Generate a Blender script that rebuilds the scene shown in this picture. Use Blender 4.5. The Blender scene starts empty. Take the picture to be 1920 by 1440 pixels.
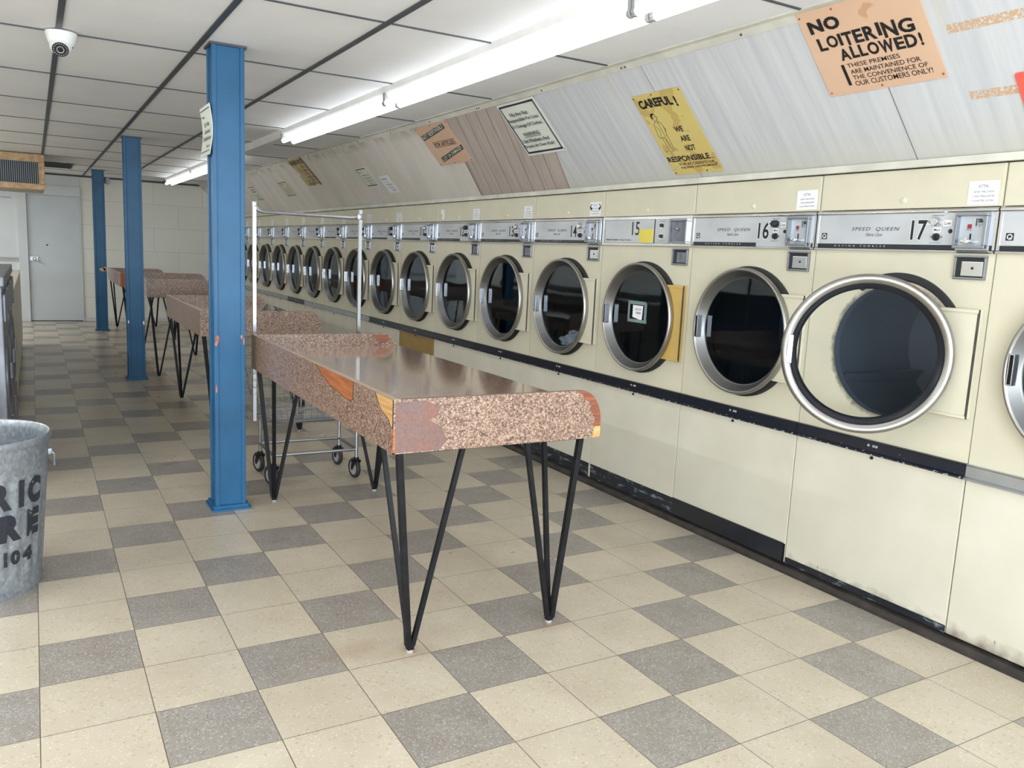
import bpy, bmesh, math, random
from math import sin, cos, pi, radians as R
from mathutils import Vector, Matrix
random.seed(7)
SC = bpy.context.scene
COL = SC.collection

# ------------------------------------------------------------------ camera
cam_d = bpy.data.cameras.new('camera'); cam = bpy.data.objects.new('camera', cam_d); COL.objects.link(cam)
yaw, pit, rol = 0.5293, -0.1550, 0.0472
_f = Vector((sin(yaw)*cos(pit), cos(yaw)*cos(pit), sin(pit))); _r = Vector((cos(yaw), -sin(yaw), 0)); _u = _r.cross(_f)
_R = cos(rol)*_r + sin(rol)*_u; _U = -sin(rol)*_r + cos(rol)*_u
cam.matrix_world = Matrix(((_R.x,_U.x,-_f.x,0.0334),(_R.y,_U.y,-_f.y,-2.2127),(_R.z,_U.z,-_f.z,1.424),(0,0,0,1)))
cam_d.sensor_width = 36; cam_d.lens = 1540.2/1920*36; cam_d.clip_start = .05; cam_d.clip_end = 60
SC.camera = cam

# ------------------------------------------------------------------ world, daylight, exposure
W = bpy.data.worlds.new('world'); SC.world = W; W.use_nodes = True
W.node_tree.nodes['Background'].inputs[0].default_value = (.80, .90, 1, 1)
W.node_tree.nodes['Background'].inputs[1].default_value = 1.2
SC.view_settings.view_transform = 'Standard'; SC.view_settings.look = 'None'
SC.view_settings.gamma = 1; SC.view_settings.use_curve_mapping = False
SC.view_settings.exposure = 0.20
def area(name, loc, rot, sx, sy, power, color, spread=180):
    l = bpy.data.lights.new(name, 'AREA'); l.shape = 'RECTANGLE'; l.size = sx; l.size_y = sy; l.energy = power; l.color = color
    l.spread = R(spread)
    o = bpy.data.objects.new(name, l); COL.objects.link(o); o.location = loc; o.rotation_euler = rot; return o
# daylight entering through the three storefront panes behind the camera
for k, (xc, pw) in enumerate(((-2.1, 128), (0.25, 165), (2.35, 90))):
    area('window_daylight', (xc, -4.68, 1.35), (R(103), 0, 0), 1.9, 1.9, pw, (.86, .93, 1))

# fill lights added out of view above the washers, brightening ceiling and back
for k in range(5):
    area('ceiling_strip', (-2.0, -2.2+3.4*k, 2.33), (0, 0, 0), .16, 2.4, 54, (.95, .98, 1))
# ------------------------------------------------------------------ materials
class NT:
    def __init__(s, name):
        s.m = bpy.data.materials.new(name); s.m.use_nodes = True; s.t = s.m.node_tree; s.n = s.t.nodes; s.b = s.n['Principled BSDF']
    def new(s, typ, **k):
        n = s.n.new(typ)
        for a, v in k.items(): setattr(n, a, v)
        return n
    def link(s, a, b): s.t.links.new(a, b)
    def val(s, x):
        return x
    def math(s, op, a, b=None, c=None, clamp=False):
        n = s.new('ShaderNodeMath', operation=op, use_clamp=clamp)
        for i, v in enumerate((a, b, c)):
            if v is None: continue
            if isinstance(v, (int, float)): n.inputs[i].default_value = v
            else: s.link(v, n.inputs[i])
        return n.outputs[0]
    def mix(s, fac, a, b, typ='MIX'):
        n = s.new('ShaderNodeMix', data_type='RGBA', blend_type=typ)
        for i, v in ((0, fac), (6, a), (7, b)):
            if isinstance(v, (int, float)): n.inputs[i].default_value = v
            elif isinstance(v, tuple): n.inputs[i].default_value = (*v[:3], 1)
            else: s.link(v, n.inputs[i])
        return n.outputs[2]
    def coord(s, which='Object'):
        return s.new('ShaderNodeTexCoord').outputs[which]
    def pos(s): return s.new('ShaderNodeNewGeometry').outputs['Position']
    def map(s, v, scale=(1,1,1), loc=(0,0,0), rot=(0,0,0)):
        n = s.new('ShaderNodeMapping'); n.inputs['Scale'].default_value = scale; n.inputs['Location'].default_value = loc; n.inputs['Rotation'].default_value = rot
        s.link(v, n.inputs[0]); return n.outputs[0]
    def noise(s, v, scale=5, detail=3, rough=.5, out=0):
        n = s.new('ShaderNodeTexNoise'); n.inputs['Scale'].default_value = scale; n.inputs['Detail'].default_value = detail; n.inputs['Roughness'].default_value = rough
        if v is not None: s.link(v, n.inputs['Vector'])
        return n.outputs[out]
    def vor(s, v, scale=5, feature='F1', out='Color'):
        n = s.new('ShaderNodeTexVoronoi', feature=feature); n.inputs['Scale'].default_value = scale
        if v is not None: s.link(v, n.inputs['Vector'])
        return n.outputs[out]
    def ramp(s, f, stops, interp='LINEAR'):
        n = s.new('ShaderNodeValToRGB'); n.color_ramp.interpolation = interp
        e = n.color_ramp.elements
        while len(e) < len(stops): e.new(.5)
        for i, (p, c) in enumerate(stops):
            e[i].position = p; e[i].color = (*c[:3], 1) if isinstance(c, tuple) else (c, c, c, 1)
        s.link(f, n.inputs[0]); return n.outputs[0]
    def sep(s, v):
        n = s.new('ShaderNodeSeparateXYZ'); s.link(v, n.inputs[0]); return n.outputs
    def comb(s, x, y, z=0):
        n = s.new('ShaderNodeCombineXYZ')
        for i, v in enumerate((x, y, z)):
            if isinstance(v, (int, float)): n.inputs[i].default_value = v
            else: s.link(v, n.inputs[i])
        return n.outputs[0]
    def bump(s, h, strength=.1, dist=.01):
        n = s.new('ShaderNodeBump'); n.inputs['Strength'].default_value = strength; n.inputs['Distance'].default_value = dist
        s.link(h, n.inputs['Height']); s.link(n.outputs[0], s.b.inputs['Normal'])
    def set(s, base=None, rough=None, metal=None, spec=None, coat=None, coatr=None):
        for k, v in (('Base Color', base), ('Roughness', rough), ('Metallic', metal), ('Specular IOR Level', spec), ('Coat Weight', coat), ('Coat Roughness', coatr)):
            if v is None: continue
            if isinstance(v, tuple): s.b.inputs[k].default_value = (*v[:3], 1)
            elif isinstance(v, (int, float)): s.b.inputs[k].default_value = v
            else: s.link(v, s.b.inputs[k])
        return s.m

def srgb(r, g, b):
    f = lambda c: (c/255/12.92) if c/255 <= .04045 else ((c/255+.055)/1.055)**2.4
    return (f(r), f(g), f(b))

def plain(name, col, rough=.5, metal=0, var=.06, vs=6, **k):
    n = NT(name); f = n.noise(n.coord(), vs, 4)
    d = tuple(c*(1-var*2.2) for c in col); l = tuple(min(1, c*(1+var)) for c in col)
    return n.set(n.ramp(f, [(.3, d), (.7, l)]), rough, metal, **k)

M = {}
def build_materials():
    # cream enamel with fine scuffs
    def cream(name, smudge=False, base=srgb(208, 202, 180)):
        n = NT(name); c = n.coord()
        f = n.noise(c, 3.5, 5)
        col = n.ramp(f, [(.3, tuple(x*.90 for x in base)), (.7, base)])
        sp = n.noise(n.map(c, (30, 30, 90)), 1.6, 2)
        col = n.mix(n.math('MULTIPLY', n.math('GREATER_THAN', sp, .80), .5), col, srgb(120, 105, 80))
        if smudge:
            x, y, z = n.sep(c)
            dx = n.math('SUBTRACT', x, .015); dz = n.math('SUBTRACT', z, 1.105)
            r = n.math('SQRT', n.math('ADD', n.math('MULTIPLY', dx, dx), n.math('MULTIPLY', dz, dz)))
            nn = n.noise(c, 26, 4)
            r2 = n.math('ADD', r, n.math('MULTIPLY', n.math('SUBTRACT', nn, .5), .045))
            mk = n.ramp(r2, [(.272, 1.0), (.292, 0.0)])
            col = n.mix(n.math('MULTIPLY', mk, .85), col, srgb(86, 84, 78))
        n.bump(n.noise(c, 180, 2), .02, .002)
        return n.set(col, .38, 0, .45)
    M['cream'] = cream('cream_enamel'); M['cream_smudged'] = cream('cream_enamel_with_lint', True)
    M['cream_pale'] = cream('pale_cream_enamel', base=srgb(213, 207, 186))
    M['mustard'] = plain('mustard_enamel', srgb(196, 164, 92), .4, var=.1, vs=4)
    M['ochre'] = plain('ochre_enamel', srgb(150, 122, 62), .35, var=.06)
    # lower panels: cream with rust freckles at the bottom
    n = NT('worn_cream_enamel'); c = n.coord(); x, y, z = n.sep(c)
    base = n.ramp(n.noise(c, 3, 4), [(.3, srgb(200, 195, 178)), (.7, srgb(211, 206, 190))])
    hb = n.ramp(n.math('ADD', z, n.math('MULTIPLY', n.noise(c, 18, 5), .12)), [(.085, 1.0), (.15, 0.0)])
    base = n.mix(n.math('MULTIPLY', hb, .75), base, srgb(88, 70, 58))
    sc = n.noise(n.map(c, (50, 50, 14), rot=(0, .5, 0)), 1.2, 2)
    base = n.mix(n.math('MULTIPLY', n.math('GREATER_THAN', sc, .79), .7), base, srgb(70, 64, 56))
    M['cream_worn'] = n.set(base, .4, 0, .4)
    # steel / chrome
    def metal(name, col, rough, sx=(2, 2, 140), var=.12):
        n = NT(name); c = n.coord(); f = n.noise(n.map(c, sx), 1, 3)
        n.link(n.math('ADD', n.math('MULTIPLY', f, var), rough), n.b.inputs['Roughness'])
        return n.set(n.ramp(n.noise(c, 5, 4), [(.3, tuple(v*.82 for v in col)), (.7, col)]), None, 1)
    M['brushed'] = metal('brushed_console_steel', (.60, .62, .65), .32); M['brushed'].node_tree.nodes['Principled BSDF'].inputs['Metallic'].default_value = .45
    M['chrome'] = metal('worn_chrome', (.70, .70, .70), .16, (8, 8, 8))
    M['ring'] = metal('door_ring_steel', (.42, .41, .39), .26, (6, 6, 6))
    M['ring_dark'] = metal('dull_inner_ring_steel', (.23, .23, .23), .34, (6, 6, 6))
    M['cart_chrome'] = metal('dull_cart_chrome', (.40, .41, .43), .26, (8, 8, 8)); M['box_chrome'] = metal('dull_coin_box_chrome', (.36, .38, .41), .24, (8, 8, 8)); M['strip_steel'] = metal('aluminium_trim', (.55, .57, .60), .3, (2, 60, 2))
    M['galv'] = None
    n = NT('galvanised_steel'); c = n.coord()
    v = n.vor(n.map(c, (1, 1, .6)), 95, out='Color'); vv = n.sep(v)[0]
    f = n.math('ADD', n.math('MULTIPLY', vv, .35), n.math('MULTIPLY', n.noise(c, 9, 6, .65), .75))
    M['galv'] = n.set(n.ramp(f, [(.2, srgb(118, 124, 130)), (.6, srgb(146, 152, 159)), (.9, srgb(172, 178, 184))]), .42, .55)
    M['steel_dark'] = None
    n = NT('dirty_stainless'); c = n.coord()
    f = n.noise(n.map(c, (3, 3, 1.2)), 3, 5, .6)
    M['steel_dark'] = n.set(n.ramp(f, [(.3, srgb(78, 80, 88)), (.7, srgb(140, 143, 152))]), .4, .25)
    M['black'] = plain('black_enamel', (.012, .014, .02), .28, var=.2)
    n = NT('chipped_black_enamel'); c = n.coord(); x, y, z = n.sep(c)
    ch = n.noise(n.map(c, (40, 40, 90)), 1, 4, .6)
    M['band_black'] = n.set(n.mix(n.math('GREATER_THAN', n.math('ADD', ch, n.ramp(z, [(.668, .14), (.674, 0.0)])), .70), (.010, .012, .02), srgb(150, 150, 150)), .25)
    n = NT('scuffed_black_kick'); c = n.coord(); x, y, z = n.sep(c)
    ch = n.noise(n.map(c, (9, 9, 30)), 1, 6, .65)
    M['kick'] = n.set(n.mix(n.ramp(ch, [(.54, 0.0), (.68, .85)]), (.010, .013, .02), srgb(150, 158, 165)), .3)
    M['rod'] = plain('black_painted_iron', (.008, .008, .010), .5, var=.3, vs=20, spec=.25)
    M['rubber'] = plain('black_rubber', (.02, .02, .022), .6)
    M['dark'] = plain('dark_recess', (.015, .016, .02), .5)
    M['drum'] = plain('dark_drum_steel', (.045, .060, .082), .5, .1)
    M['tag_grey'] = plain('grey_plastic', (.35, .35, .35), .5)
    M['ink'] = plain('black_ink', (.010, .010, .012), .55, var=.1)
    M['ink_navy'] = plain('navy_ink', srgb(24, 26, 60), .5)
    M['ink_soft'] = plain('faded_grey_ink', srgb(70, 70, 80), .6)
    M['white_ink'] = plain('white_ink', (.75, .75, .75), .5)
    M['paper'] = plain('white_paper', srgb(232, 232, 236), .7, var=.03)
    M['sign_white'] = plain('white_sign_plastic', srgb(222, 226, 214), .35, var=.03)
    M['sign_cream'] = plain('ivory_sign_card', srgb(214, 208, 186), .5, var=.05)
    M['red'] = plain('red_plastic', srgb(150, 40, 50), .4)
    M['coral'] = plain('coral_red_card', srgb(255, 96, 84), .45, var=.02)
    M['plate_white'] = plain('pale_coin_plate', srgb(190, 196, 204), .3, .3)
    M['yellow_tape'] = plain('yellow_tape', srgb(222, 205, 90), .5)
    def sheet(name, a, b, stain, thr, sc=5, spot=True):
        n = NT(name); c = n.coord(); f = n.noise(c, sc, 4)
        col = n.ramp(n.noise(c, 2.5, 3), [(.3, a), (.7, b)])
        col = n.mix(n.ramp(f, [(thr, 0.0), (thr+.03, .75), (thr+.2, .35)]), col, stain)
        return n.set(col, .42)
    M['sign_orange'] = sheet('orange_enamel_sign', srgb(206, 170, 142), srgb(213, 179, 152), srgb(186, 140, 106), .68)
    M['sign_yellow'] = sheet('stained_yellow_sign', srgb(202, 180, 108), srgb(210, 192, 122), srgb(182, 152, 88), .56, 6)
    M['sign_tan'] = sheet('browned_paper_sign', srgb(186, 160, 112), srgb(198, 178, 134), srgb(150, 118, 70), .55, 7)
    # blue post paint
    n = NT('blue_post_paint'); c = n.coord()
    base = n.ramp(n.noise(c, 3, 4), [(.3, srgb(26, 80, 118)), (.7, srgb(36, 96, 138))])
    ch = n.noise(n.map(c, (26, 26, 9)), 1, 5, .7)
    base = n.mix(n.math('GREATER_THAN', ch, .715), base, srgb(150, 190, 215))
    M['blue'] = n.set(base, .4, 0, .35)
    M['bare'] = plain('chipped_primer', srgb(196, 120, 90), .7, var=.2, vs=30)
    # granite laminate
    def granite(name, rough, dark=1.0, streak=False):
        n = NT(name); c = n.coord()
        w = n.map(c, (1, 1, 1)); nz = n.noise(c, 60, 3, .6, out=1)
        cc = n.mix(.006, c, nz, 'ADD')
        v = n.sep(n.vor(cc, 260))[0]; v2 = n.sep(n.vor(cc, 140))[1]
        f = n.math('ADD', n.math('MULTIPLY', v, .6), n.math('MULTIPLY', v2, .4))
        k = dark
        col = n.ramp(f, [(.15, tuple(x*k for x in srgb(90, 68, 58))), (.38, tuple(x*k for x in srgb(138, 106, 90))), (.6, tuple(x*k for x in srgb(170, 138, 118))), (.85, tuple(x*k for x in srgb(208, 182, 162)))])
        if streak:
            n.bump(n.noise(n.map(c, (4, 40, 4)), 3, 3), .05, .004)
            n.b.inputs['Coat Weight'].default_value = 1; n.b.inputs['Coat IOR'].default_value = 2.3; n.b.inputs['Coat Roughness'].default_value = .09
        return n.set(col, rough, 0, .5)
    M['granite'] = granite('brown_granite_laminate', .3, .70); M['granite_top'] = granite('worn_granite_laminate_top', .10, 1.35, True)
    M['granite_grey'] = granite('rubbed_granite_laminate', .22, .9)  # lighter, glossier copy imitating the reflection on the far tables' left sides
    def wood(name, a, b, rough=.45, sc=(3, 3, 60)):
        n = NT(name); c = n.coord(); f = n.noise(n.map(c, sc), 1.5, 4, .6)
        return n.set(n.ramp(f, [(.35, a), (.65, b)]), rough)
    M['wood_orange'] = wood('exposed_orange_plywood', srgb(140, 76, 38), srgb(176, 106, 58)); M['wood_pale'] = wood('exposed_pale_plywood', srgb(176, 130, 74), srgb(206, 164, 106))
    M['edge_tan'] = plain('tan_laminate_edge', srgb(170, 150, 130), .4); M['wood_red'] = wood('exposed_red_brown_board', srgb(112, 62, 44), srgb(150, 88, 60))
    M['wood_frame'] = wood('varnished_pine', srgb(176, 138, 96), srgb(206, 172, 128), sc=(8, 8, 8))
    # glass: dark tint with sharp reflection
    def glass(name, tint, refl=1.0, ior=1.5, ro=.03):
        m = bpy.data.materials.new(name); m.use_nodes = True; t = m.node_tree; t.nodes.clear()
        o = t.nodes.new('ShaderNodeOutputMaterial'); mx = t.nodes.new('ShaderNodeMixShader'); tr = t.nodes.new('ShaderNodeBsdfTransparent'); g = t.nodes.new('ShaderNodeBsdfGlossy'); fr = t.nodes.new('ShaderNodeFresnel')
        tr.inputs[0].default_value = (*tint, 1); g.inputs['Roughness'].default_value = ro; g.inputs[0].default_value = (refl*.80, refl*.90, refl, 1); fr.inputs[0].default_value = ior
        t.links.new(fr.outputs[0], mx.inputs[0]); t.links.new(tr.outputs[0], mx.inputs[1]); t.links.new(g.outputs[0], mx.inputs[2]); t.links.new(mx.outputs[0], o.inputs[0]); return m
    M['glass'] = glass('tinted_door_glass', (.70, .77, .84)); M['glass_clear'] = glass('clear_glass', (.94, .95, .95), .6, 1.2, .22)
    n = NT('white_bedsheet'); n.bump(n.noise(n.coord(), 12, 5), .6, .02); M['cloth'] = n.set(srgb(235, 238, 242), .8)
    # lit tubes, fixture
    m = NT('lit_tube'); m.b.inputs['Emission Color'].default_value = (.93, .97, 1, 1); m.b.inputs['Emission Strength'].default_value = 3.6; M['tube'] = m.set((.9, .9, .9), .4)
    M['tube_off'] = plain('unlit_tube', srgb(205, 205, 200), .3)
    M['fixture'] = plain('white_fixture_enamel', srgb(226, 226, 224), .4, var=.04)
    M['socket'] = plain('grey_lamp_socket', srgb(150, 150, 150), .4)
    # floor
    n = NT('vinyl_composition_tiles'); T = .3048
    px, py, pz = n.sep(n.pos())
    tx = n.math('DIVIDE', px, T); ty = n.math('DIVIDE', py, T)
    ix = n.math('FLOOR', tx); iy = n.math('FLOOR', ty)
    d = n.math('SUBTRACT', n.math('SUBTRACT', iy, ix), 2); md = n.math('FLOORED_MODULO', n.math('ADD', d, 3000), 3)
    grey = n.math('LESS_THAN', md, .5)
    fx = n.math('FRACT', tx); fy = n.math('FRACT', ty)
    ex = n.math('MINIMUM', fx, n.math('SUBTRACT', 1, fx)); ey = n.math('MINIMUM', fy, n.math('SUBTRACT', 1, fy))
    seam = n.math('LESS_THAN', n.math('MINIMUM', ex, ey), .0042)
    wn = n.new('ShaderNodeTexWhiteNoise', noise_dimensions='2D'); n.link(n.comb(ix, iy), wn.inputs['Vector'])
    rnd = wn.outputs['Value']
    P = n.pos()
    fine = n.noise(P, 90, 3, .7)
    mott = n.noise(P, 3.0, 4, .6)
    beige = n.ramp(mott, [(.3, srgb(182, 170, 150)), (.7, srgb(196, 185, 166))])
    gcol = n.ramp(n.noise(P, 8, 3), [(.3, srgb(140, 132, 123)), (.7, srgb(152, 145, 136))])
    # vinyl chips
    vn = n.vor(P, 210); vx, vy, vz = n.sep(vn)
    chip = n.math('GREATER_THAN', vx, .88)
    gcol = n.mix(n.math('MULTIPLY', chip, .55), gcol, srgb(182, 181, 178))
    chip2 = n.math('LESS_THAN', vx, .10)
    gcol = n.mix(n.math('MULTIPLY', chip2, .55), gcol, srgb(112, 109, 105))
    vb = n.sep(n.vor(P, 120))[0]
    chb = n.math('GREATER_THAN', vb, .955)
    beige = n.mix(n.math('MULTIPLY', chb, .35), beige, srgb(150, 126, 98))
    chb2 = n.math('LESS_THAN', vx, .05)
    beige = n.mix(n.math('MULTIPLY', chb2, .35), beige, srgb(228, 220, 204))
    col = n.mix(grey, beige, gcol)
    br = n.math('ADD', .955, n.math('MULTIPLY', rnd, .07))
    hs = n.new('ShaderNodeHueSaturation'); n.link(col, hs.inputs['Color']); n.link(br, hs.inputs['Value'])
    col = hs.outputs[0]
    # rust rings left by the table feet, walked dirt
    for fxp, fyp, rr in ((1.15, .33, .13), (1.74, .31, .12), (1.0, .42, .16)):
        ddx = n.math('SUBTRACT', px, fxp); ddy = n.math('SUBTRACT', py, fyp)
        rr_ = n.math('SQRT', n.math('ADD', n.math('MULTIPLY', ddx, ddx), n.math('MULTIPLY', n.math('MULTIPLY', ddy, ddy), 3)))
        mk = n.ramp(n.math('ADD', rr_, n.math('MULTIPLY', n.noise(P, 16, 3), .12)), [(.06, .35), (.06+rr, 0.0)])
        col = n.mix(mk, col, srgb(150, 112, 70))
    col = n.mix(seam, col, srgb(86, 78, 66))
    rg = n.math('ADD', .17, n.math('MULTIPLY', n.noise(P, 2.2, 5, .6), .30))
    n.bump(n.math('ADD', n.noise(P, 7, 3), n.math('MULTIPLY', n.math('MAXIMUM', n.math('SUBTRACT', .012, n.math('MINIMUM', ex, ey)), 0), -60)), .05, .01)
    M['floor'] = n.set(col, rg, 0, .45)
    # ceiling
    n = NT('ceiling_panels'); px, py, pz = n.sep(n.pos()); P = n.pos()
    wn = n.new('ShaderNodeTexWhiteNoise', noise_dimensions='2D')
    n.link(n.comb(n.math('FLOOR', n.math('DIVIDE', n.math('SUBTRACT', px, .175), .6096)), n.math('FLOOR', n.math('DIVIDE', n.math('SUBTRACT', py, .11), 1.219))), wn.inputs['Vector'])
    c0 = n.ramp(n.noise(P, 1.5, 4), [(.3, srgb(228, 229, 231)), (.7, srgb(238, 239, 240))])
    hs = n.new('ShaderNodeHueSaturation'); n.link(c0, hs.inputs['Color']); n.link(n.math('ADD', .95, n.math('MULTIPLY', wn.outputs['Value'], .07)), hs.inputs['Value'])
    c1 = n.mix(n.math('MULTIPLY', n.math('GREATER_THAN', n.noise(P, 60, 2), .74), .3), hs.outputs[0], srgb(160, 160, 160))
    # dark patch on the ceiling beside the duct
    ax = n.math('ABSOLUTE', n.math('SUBTRACT', px, .36)); ay = n.math('ABSOLUTE', n.math('SUBTRACT', py, 11.5))
    mk = n.math('MAXIMUM', n.math('DIVIDE', ax, .24), n.math('DIVIDE', ay, .62))
    mk = n.ramp(n.math('ADD', mk, n.math('MULTIPLY', n.math('SUBTRACT', n.noise(P, 6, 4), .5), .5)), [(.85, 1.0), (.95, 0.0)])
    c1 = n.mix(mk, c1, srgb(44, 44, 50))
    n.bump(n.noise(P, 120, 3), .08, .003)
    M['ceiling'] = n.set(c1, .8, 0, .2)
    M['tbar'] = plain('dark_grey_grid_paint', srgb(66, 70, 76), .5, var=.1)
    M['trim_white'] = plain('painted_trim_strip', srgb(206, 204, 192), .45, var=.08)
    # sloped panelling: whitewashed streaked sheets, a raw brown board stretch, then smooth painted board
    n = NT('sloped_wall_panelling'); P = n.pos(); px, py, pz = n.sep(P)
    v = n.math('MULTIPLY', n.math('SUBTRACT', 2.393, pz), 1.365)     # distance down the slope, m
    y2 = n.math('SUBTRACT', py, n.math('MULTIPLY', v, .36))            # skewed board joints
    gr = n.noise(n.comb(n.math('MULTIPLY', py, 26), n.math('MULTIPLY', v, 1.1)), 1, 4, .55)
    white = n.ramp(gr, [(.32, srgb(186, 188, 192)), (.5, srgb(196, 198, 201)), (.7, srgb(204, 205, 207))])
    # bottom edge yellowed
    white = n.mix(n.ramp(v, [(.52, 0.0), (.72, .6)]), white, srgb(196, 194, 180))
    yst = n.noise(n.comb(n.math('MULTIPLY', py, 6), n.math('MULTIPLY', v, 1.5)), 1, 3)
    white = n.mix(n.ramp(yst, [(.62, 0.0), (.75, .35)]), white, srgb(205, 190, 150))
    for jy in (1.114, -.106, -1.326, -2.545, -3.76):
        white = n.mix(n.math('LESS_THAN', n.math('ABSOLUTE', n.math('SUBTRACT', py, jy)), .0022), white, srgb(110, 110, 108))
    # two scraped glue strips
    for v0 in (.205, .465):
        w_ = n.math('ABSOLUTE', n.math('SUBTRACT', v, v0))
        inb = n.math('MULTIPLY', n.math('LESS_THAN', w_, .017), n.math('MULTIPLY', n.math('LESS_THAN', py, -.395), n.math('GREATER_THAN', py, -1.1)))
        nz = n.ramp(n.noise(P, 95, 3, .7), [(.42, 0.0), (.5, .9)])
        white = n.mix(n.math('MULTIPLY', inb, nz), white, srgb(196, 158, 120))
    brn = n.noise(n.comb(n.math('MULTIPLY', y2, 30), n.math('MULTIPLY', v, 3)), 1, 4, .6)
    brown = n.ramp(brn, [(.3, srgb(168, 154, 146)), (.7, srgb(192, 179, 171))])
    gf = n.math('FRACT', n.math('DIVIDE', n.math('SUBTRACT', y2, 2.10), .148))
    brown = n.mix(n.math('LESS_THAN', gf, .035), brown, srgb(98, 76, 68))
    isb = n.math('MULTIPLY', n.math('GREATER_THAN', y2, 2.09), n.math('LESS_THAN', y2, 3.315))
    sm = n.noise(n.comb(n.math('MULTIPLY', y2, 3.0), n.math('MULTIPLY', v, .8)), 1, 5, .6)
    smooth = n.ramp(sm, [(.25, srgb(202, 195, 185)), (.55, srgb(218, 213, 205)), (.75, srgb(225, 221, 215))])
    soot = n.math('MULTIPLY', n.ramp(v, [(0.0, 1.0), (.13, 0.0)]), n.ramp(n.noise(P, 5, 4), [(.45, 0.0), (.62, .7)]))
    smooth = n.mix(soot, smooth, srgb(92, 82, 74))
    isfar = n.math('GREATER_THAN', y2, 3.315)
    col = n.mix(isb, white, brown); col = n.mix(isfar, col, smooth)
    edge = n.math('LESS_THAN', n.math('ABSOLUTE', n.math('SUBTRACT', y2, 3.32)), .006)
    col = n.mix(edge, col, srgb(48, 42, 40))
    M['slope'] = n.set(col, .45, 0, .35)
    # block walls
    def blocks(name, a, b):
        n = NT(name); P = n.pos(); px, py, pz = n.sep(P)
        bt = n.new('ShaderNodeTexBrick'); n.link(n.comb(n.math('ADD', px, py), pz), bt.inputs['Vector'])
        bt.inputs['Scale'].default_value = 1; bt.inputs['Brick Width'].default_value = .8; bt.inputs['Row Height'].default_value = .4
        bt.inputs['Mortar Size'].default_value = .004; bt.inputs['Mortar Smooth'].default_value = .3
        bt.inputs['Color1'].default_value = (*a, 1); bt.inputs['Color2'].default_value = (*b, 1); bt.inputs['Mortar'].default_value = (*tuple(x*.75 for x in a), 1)
        n.bump(bt.outputs['Fac'], .2, -.003)
        return n.set(bt.outputs[0], .6)
    M['blocks'] = blocks('painted_block_wall', srgb(225, 225, 216), srgb(230, 230, 222))
    M['grey_wall'] = plain('pale_grey_paint', srgb(208, 212, 214), .55, var=.03, vs=2)
    M['grey_door'] = plain('grey_door_paint', srgb(196, 203, 207), .5, var=.03, vs=2)
    M['duct'] = plain('bare_duct_board', srgb(168, 160, 150), .7)
    M['grille'] = plain('grey_grille_fins', srgb(140, 148, 158), .5)
    M['camera_white'] = plain('white_camera_shell', srgb(226, 228, 226), .35, var=.02)
    M['concrete'] = plain('outdoor_concrete', srgb(150, 148, 142), .9, var=.1)
    M['kickwood'] = plain('dark_floor_strip', srgb(52, 46, 42), .5, var=.3, vs=14)
build_materials()

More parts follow.
